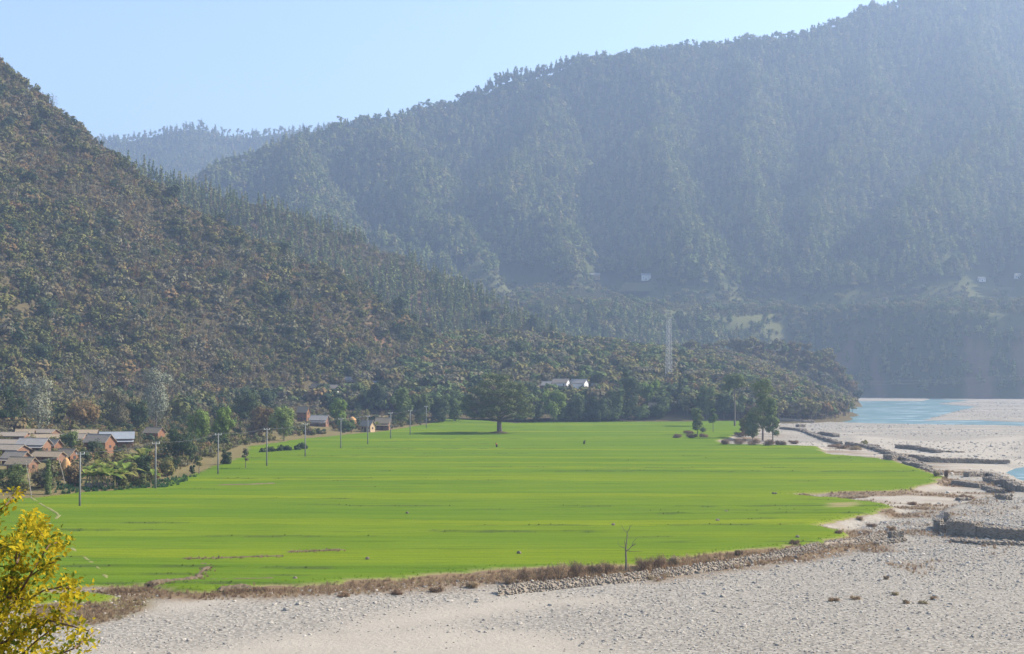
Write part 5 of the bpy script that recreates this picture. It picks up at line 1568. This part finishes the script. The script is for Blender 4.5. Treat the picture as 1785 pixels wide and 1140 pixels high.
proto_set("vegetable", [p_tuft(70, 'veg', 18, .7, .12), p_tuft(71, 'veg', 16, .8, .14)])
scatter("vegetable_patch", "vegetable", np.stack([X, Y, Z + .05], -1), r.uniform(.5, .9, len(X)), r.uniform(0, 6.28, len(X)), r.integers(0, 2, len(X)), "blue green vegetable bed at the village edge of the field")
# low dark trough wall by the vegetable bed
gabion([(152, 851), (206, 849)], .8, .6, "low dark stone wall below the banana grove", "walls by the village", .3, 31)

# two people stooping over the crop
M['skin'] = mat_plain("skin", (0.20, 0.11, 0.07), (0.24, 0.14, 0.09), 4)
M['hair'] = mat_plain("hair", (0.012, 0.01, 0.01), (0.02, 0.018, 0.016), 4)
def person(px, py, shirt, skirt, label, yaw):
    x, y = gp(px, py, .1); z = field_z(x, y) + .12
    J = {'pel': (0, 0, .82), 'chest': (.16, 0, 1.05), 'neck': (.30, 0, 1.17), 'head': (.38, 0, 1.24), 'crown': (.43, 0, 1.34)}
    J.update({'hl': (-.02, .1, .8), 'kl': (.05, .11, .45), 'al': (0, .11, .07), 'tl': (.15, .12, .04), 'hr': (-.02, -.1, .8), 'kr': (.1, -.11, .45), 'ar': (.03, -.11, .07), 'tr': (.18, -.12, .04)})
    J.update({'sl': (.22, .18, 1.08), 'el': (.32, .21, .85), 'wl': (.45, .16, .66), 'fl': (.5, .15, .57), 'sr': (.22, -.18, 1.08), 'er': (.3, -.21, .84), 'wr': (.42, -.17, .64), 'fr': (.47, -.16, .55)})
    R_ = {'pel': .14, 'chest': .14, 'neck': .055, 'head': .095, 'crown': .08, 'hl': .1, 'kl': .065, 'al': .045, 'tl': .04, 'sl': .06, 'el': .045, 'wl': .03, 'fl': .035}
    for a in ('h', 'k', 'a', 't', 's', 'e', 'w', 'f'): R_[a + 'r'] = R_[a + 'l']
    ks = list(J); ix = {k: i for i, k in enumerate(ks)}
    E = [('pel', 'chest'), ('chest', 'neck'), ('neck', 'head'), ('head', 'crown')] + [e for s in 'lr' for e in (('pel', 'h' + s), ('h' + s, 'k' + s), ('k' + s, 'a' + s), ('a' + s, 't' + s), ('chest', 's' + s), ('s' + s, 'e' + s), ('e' + s, 'w' + s), ('w' + s, 'f' + s))]
    me = bpy.data.meshes.new("person"); me.from_pydata([J[k] for k in ks], [(ix[a], ix[b]) for a, b in E], []); me.update()
    o = bpy.data.objects.new("person", me); C.objects.link(o)
    me.materials.append(M['skin'])
    sm = o.modifiers.new("skin", 'SKIN'); o.modifiers.new("sub", 'SUBSURF').levels = 1
    o.modifiers["sub"].render_levels = 2
    if not me.skin_vertices: me.attributes.new
    for k in ks:
        sv = me.skin_vertices[0].data[ix[k]]; sv.radius = (R_[k], R_[k]); sv.use_root = (k == 'pel')
    o.location = (x, y, z); o.rotation_euler = (0, 0, yaw)
    MB().tube([(-.06, 0, .86), (.1, 0, 1.0), (.2, 0, 1.09), (.27, 0, 1.15)], [.19, .2, .2, .1], 10).build("shirt", shirt, o, smooth=True)
    for s in (1, -1): MB().tube([(.22, .17*s, 1.08), (.3, .21*s, .88), (.34, .2*s, .81)], [.085, .07, .06], 8).build("sleeve", shirt, o, smooth=True)
    MB().tube([(0, 0, .9), (0, 0, .75), (.03, 0, .45), (.04, 0, .16)], [.19, .22, .25, .28], 12).build("skirt", skirt, o, smooth=True)
    MB().tube([(.33, 0, 1.2), (.37, 0, 1.27), (.40, 0, 1.35), (.41, 0, 1.4)], [.09, .125, .11, .04], 9).build("hair", M['hair'], o, smooth=True)
    tag(o, label, "person", "people working in the field")
cl = lambda n, c: mat_plain(n, c, tuple(min(1, q * 1.3) for q in c), 3)
person(866, 780, cl("orange_cloth", (.45, .13, .06)), cl("dark_cloth", (.03, .025, .03)), "person in orange top and dark skirt stooping below the big tree", 2.6)
person(1018, 775, cl("navy_cloth", (.03, .035, .06)), cl("black_cloth", (.02, .02, .022)), "person in dark clothes stooping alone in the middle of the field", -.4)

# ------------------------------------------------------------------ yellow bush close to the camera
M['leaf_yellow'] = mat_leaf("yellow_leaf", [(0.46, 0.34, 0.02), (0.44, 0.36, 0.025), (0.27, 0.28, 0.025), (0.48, 0.31, 0.02), (0.38, 0.36, 0.035)], .45)
M['leaf_green'] = mat_leaf("green_leaf", [(0.12, 0.16, 0.02), (0.22, 0.24, 0.03)], .4)
M['twig'] = mat_plain("twig", (0.09, 0.05, 0.035), (0.16, 0.10, 0.07), 6)
r = np.random.default_rng(55)
FGD = 12.0
zg = float(h_valley(np.array([-4.6]), np.array([FGD]))[0])
root = empty("yellow_bush", (-4.6, FGD, zg))
o0 = np.array([-4.6, FGD, zg])
def fg(px, py, dd=0.0): return np.array(at(px, py, FGD + dd)) - o0
def leaf_mesh(mat):
    v = [(0, 0, 0), (.35, .30, .06), (.35, 0, -.02), (.35, -.30, .06), (.75, .2, .04), (.72, 0, -.03), (.75, -.2, .04), (1, 0, -.06)]
    f = [(0, 2, 1), (0, 3, 2), (1, 2, 5, 4), (2, 3, 6, 5), (4, 5, 7), (5, 6, 7)]
    o = mesh_obj("leaf", v, f, mat, link=False); return o.data
LM = [leaf_mesh(M['leaf_yellow']), leaf_mesh(M['leaf_green'])]
LV = np.array([v.co[:] for v in LM[0].vertices]); LF = [tuple(p.vertices) for p in LM[0].polygons]
stems = [[(-60, 1250), (-20, 1130), (5, 1040), (30, 980), (45, 930), (55, 905), (75, 935)],
         [(-20, 1130), (25, 1050), (60, 990), (85, 950), (100, 945), (104, 948)],
         [(0, 1050), (45, 1010), (80, 985), (95, 980)], [(5, 1040), (50, 1045), (75, 1030), (110, 1022), (140, 1028)],
         [(-60, 1250), (20, 1190), (80, 1150), (130, 1130), (165, 1100)], [(-60, 1250), (0, 1180), (60, 1120), (105, 1085), (125, 1050)],
         [(-20, 1130), (30, 1110), (80, 1080), (120, 1090), (155, 1100)], [(-80, 1100), (-40, 980), (-15, 900), (10, 880), (35, 855)],
         [(-40, 980), (-10, 960), (15, 950), (30, 945)], [(-80, 1100), (-30, 1000), (0, 960), (25, 960)], [(-60, 1250), (30, 1210), (100, 1180), (150, 1150)], [(5, 1040), (25, 1000), (30, 950), (60, 925)], [(0, 1180), (10, 1120), (40, 1080), (70, 1070)]]
leaves = []
for s in stems:
    dd = r.uniform(-.5, .5)
    pts = [fg(p[0], p[1], dd + .12 * k * r.normal()) for k, p in enumerate(s)]
    MB().tube([tuple(p) for p in pts], list(np.linspace(.012, .004, len(pts))), 5).build("branch", M['twig'], root)
    for k in range(len(pts) - 1):
        seg = pts[k + 1] - pts[k]; ln = np.linalg.norm(seg)
        for q in range(int(ln * 44) + 1):
            c = pts[k] + seg * r.random()
            td = seg / ln * .5 + rand_dirs(1, r)[0] * .8
            tw = r.uniform(.03, .11)
            e = c + td / np.linalg.norm(td) * tw
            for _ in range(r.integers(3, 6)):
                leaves.append((e + r.normal(size=3) * .03, seg / ln * .4 + rand_dirs(1, r)[0] + [0, 0, -.15], k / (len(pts) - 1)))
# a denser, greener mass low down
for k in range(3200):
    px = r.uniform(-60, 120) ; py = r.uniform(1000, 1190)
    if px > (py - 960) * .62 + 10 - 70 * r.random(): continue
    leaves.append((fg(px, py, r.uniform(-.2, .9)), rand_dirs(1, r)[0] + [.2, 0, -.2], r.random() * .6))
fv, ff, fm = [], [], []
cnt = 0
for i, (p, d, t) in enumerate(leaves):
    d = np.array(d, float); d /= np.linalg.norm(d)
    sz = r.uniform(.03, .065)
    up = np.array([0, 0, 1.0]) + rand_dirs(1, r)[0] * .9
    sd = np.cross(up, d); sd /= np.linalg.norm(sd) + 1e-6; nn = np.cross(d, sd)
    green = r.random() < (.42 - .35 * t)
    A = np.stack([d, sd, nn], 1)
    if i % max(1, len(leaves) // 300) == 0 and cnt < 300:
        cnt += 1
        import mathutils
        o = bpy.data.objects.new("leaf", LM[1 if green else 0]); C.objects.link(o); o.parent = root
        mw = mathutils.Matrix(((A[0,0]*sz, A[0,1]*sz, A[0,2]*sz, p[0]), (A[1,0]*sz, A[1,1]*sz, A[1,2]*sz, p[1]), (A[2,0]*sz, A[2,1]*sz, A[2,2]*sz, p[2]), (0, 0, 0, 1)))
        o.matrix_local = mw
    else:
        k = len(fv); fv += list((LV * sz) @ A.T + p); ff += [tuple(a + k for a in q) for q in LF]; fm += [1 if green else 0] * len(LF)
tag(mesh_obj("foliage", fv, ff, [M['leaf_yellow'], M['leaf_green']], root, mat_idx=fm), kind="stuff")
tag(root, "yellow leaved bush close to the camera in the lower left corner", "bush")

# ------------------------------------------------------------------ look-alikes told apart by their place from the left
groups = {}
for o in C.objects:
    if o.parent is None and "label" in o and "category" in o:
        groups.setdefault(o["label"], []).append(o)
for lab, obs in groups.items():
    if 1 < len(obs) <= 90:
        obs.sort(key=lambda o: proj(o.location[0], o.location[1], o.location[2])[0])
        for i, o in enumerate(obs):
            n = i + 1
            od = ORDN[i] if i < len(ORDN) else "%d%s" % (n, "th" if 10 < n % 100 < 20 else {1: "st", 2: "nd", 3: "rd"}.get(n % 10, "th"))
            new = "%s from left: %s" % (od, lab)
            if len(new.split()) <= 16:
                o["label"] = new
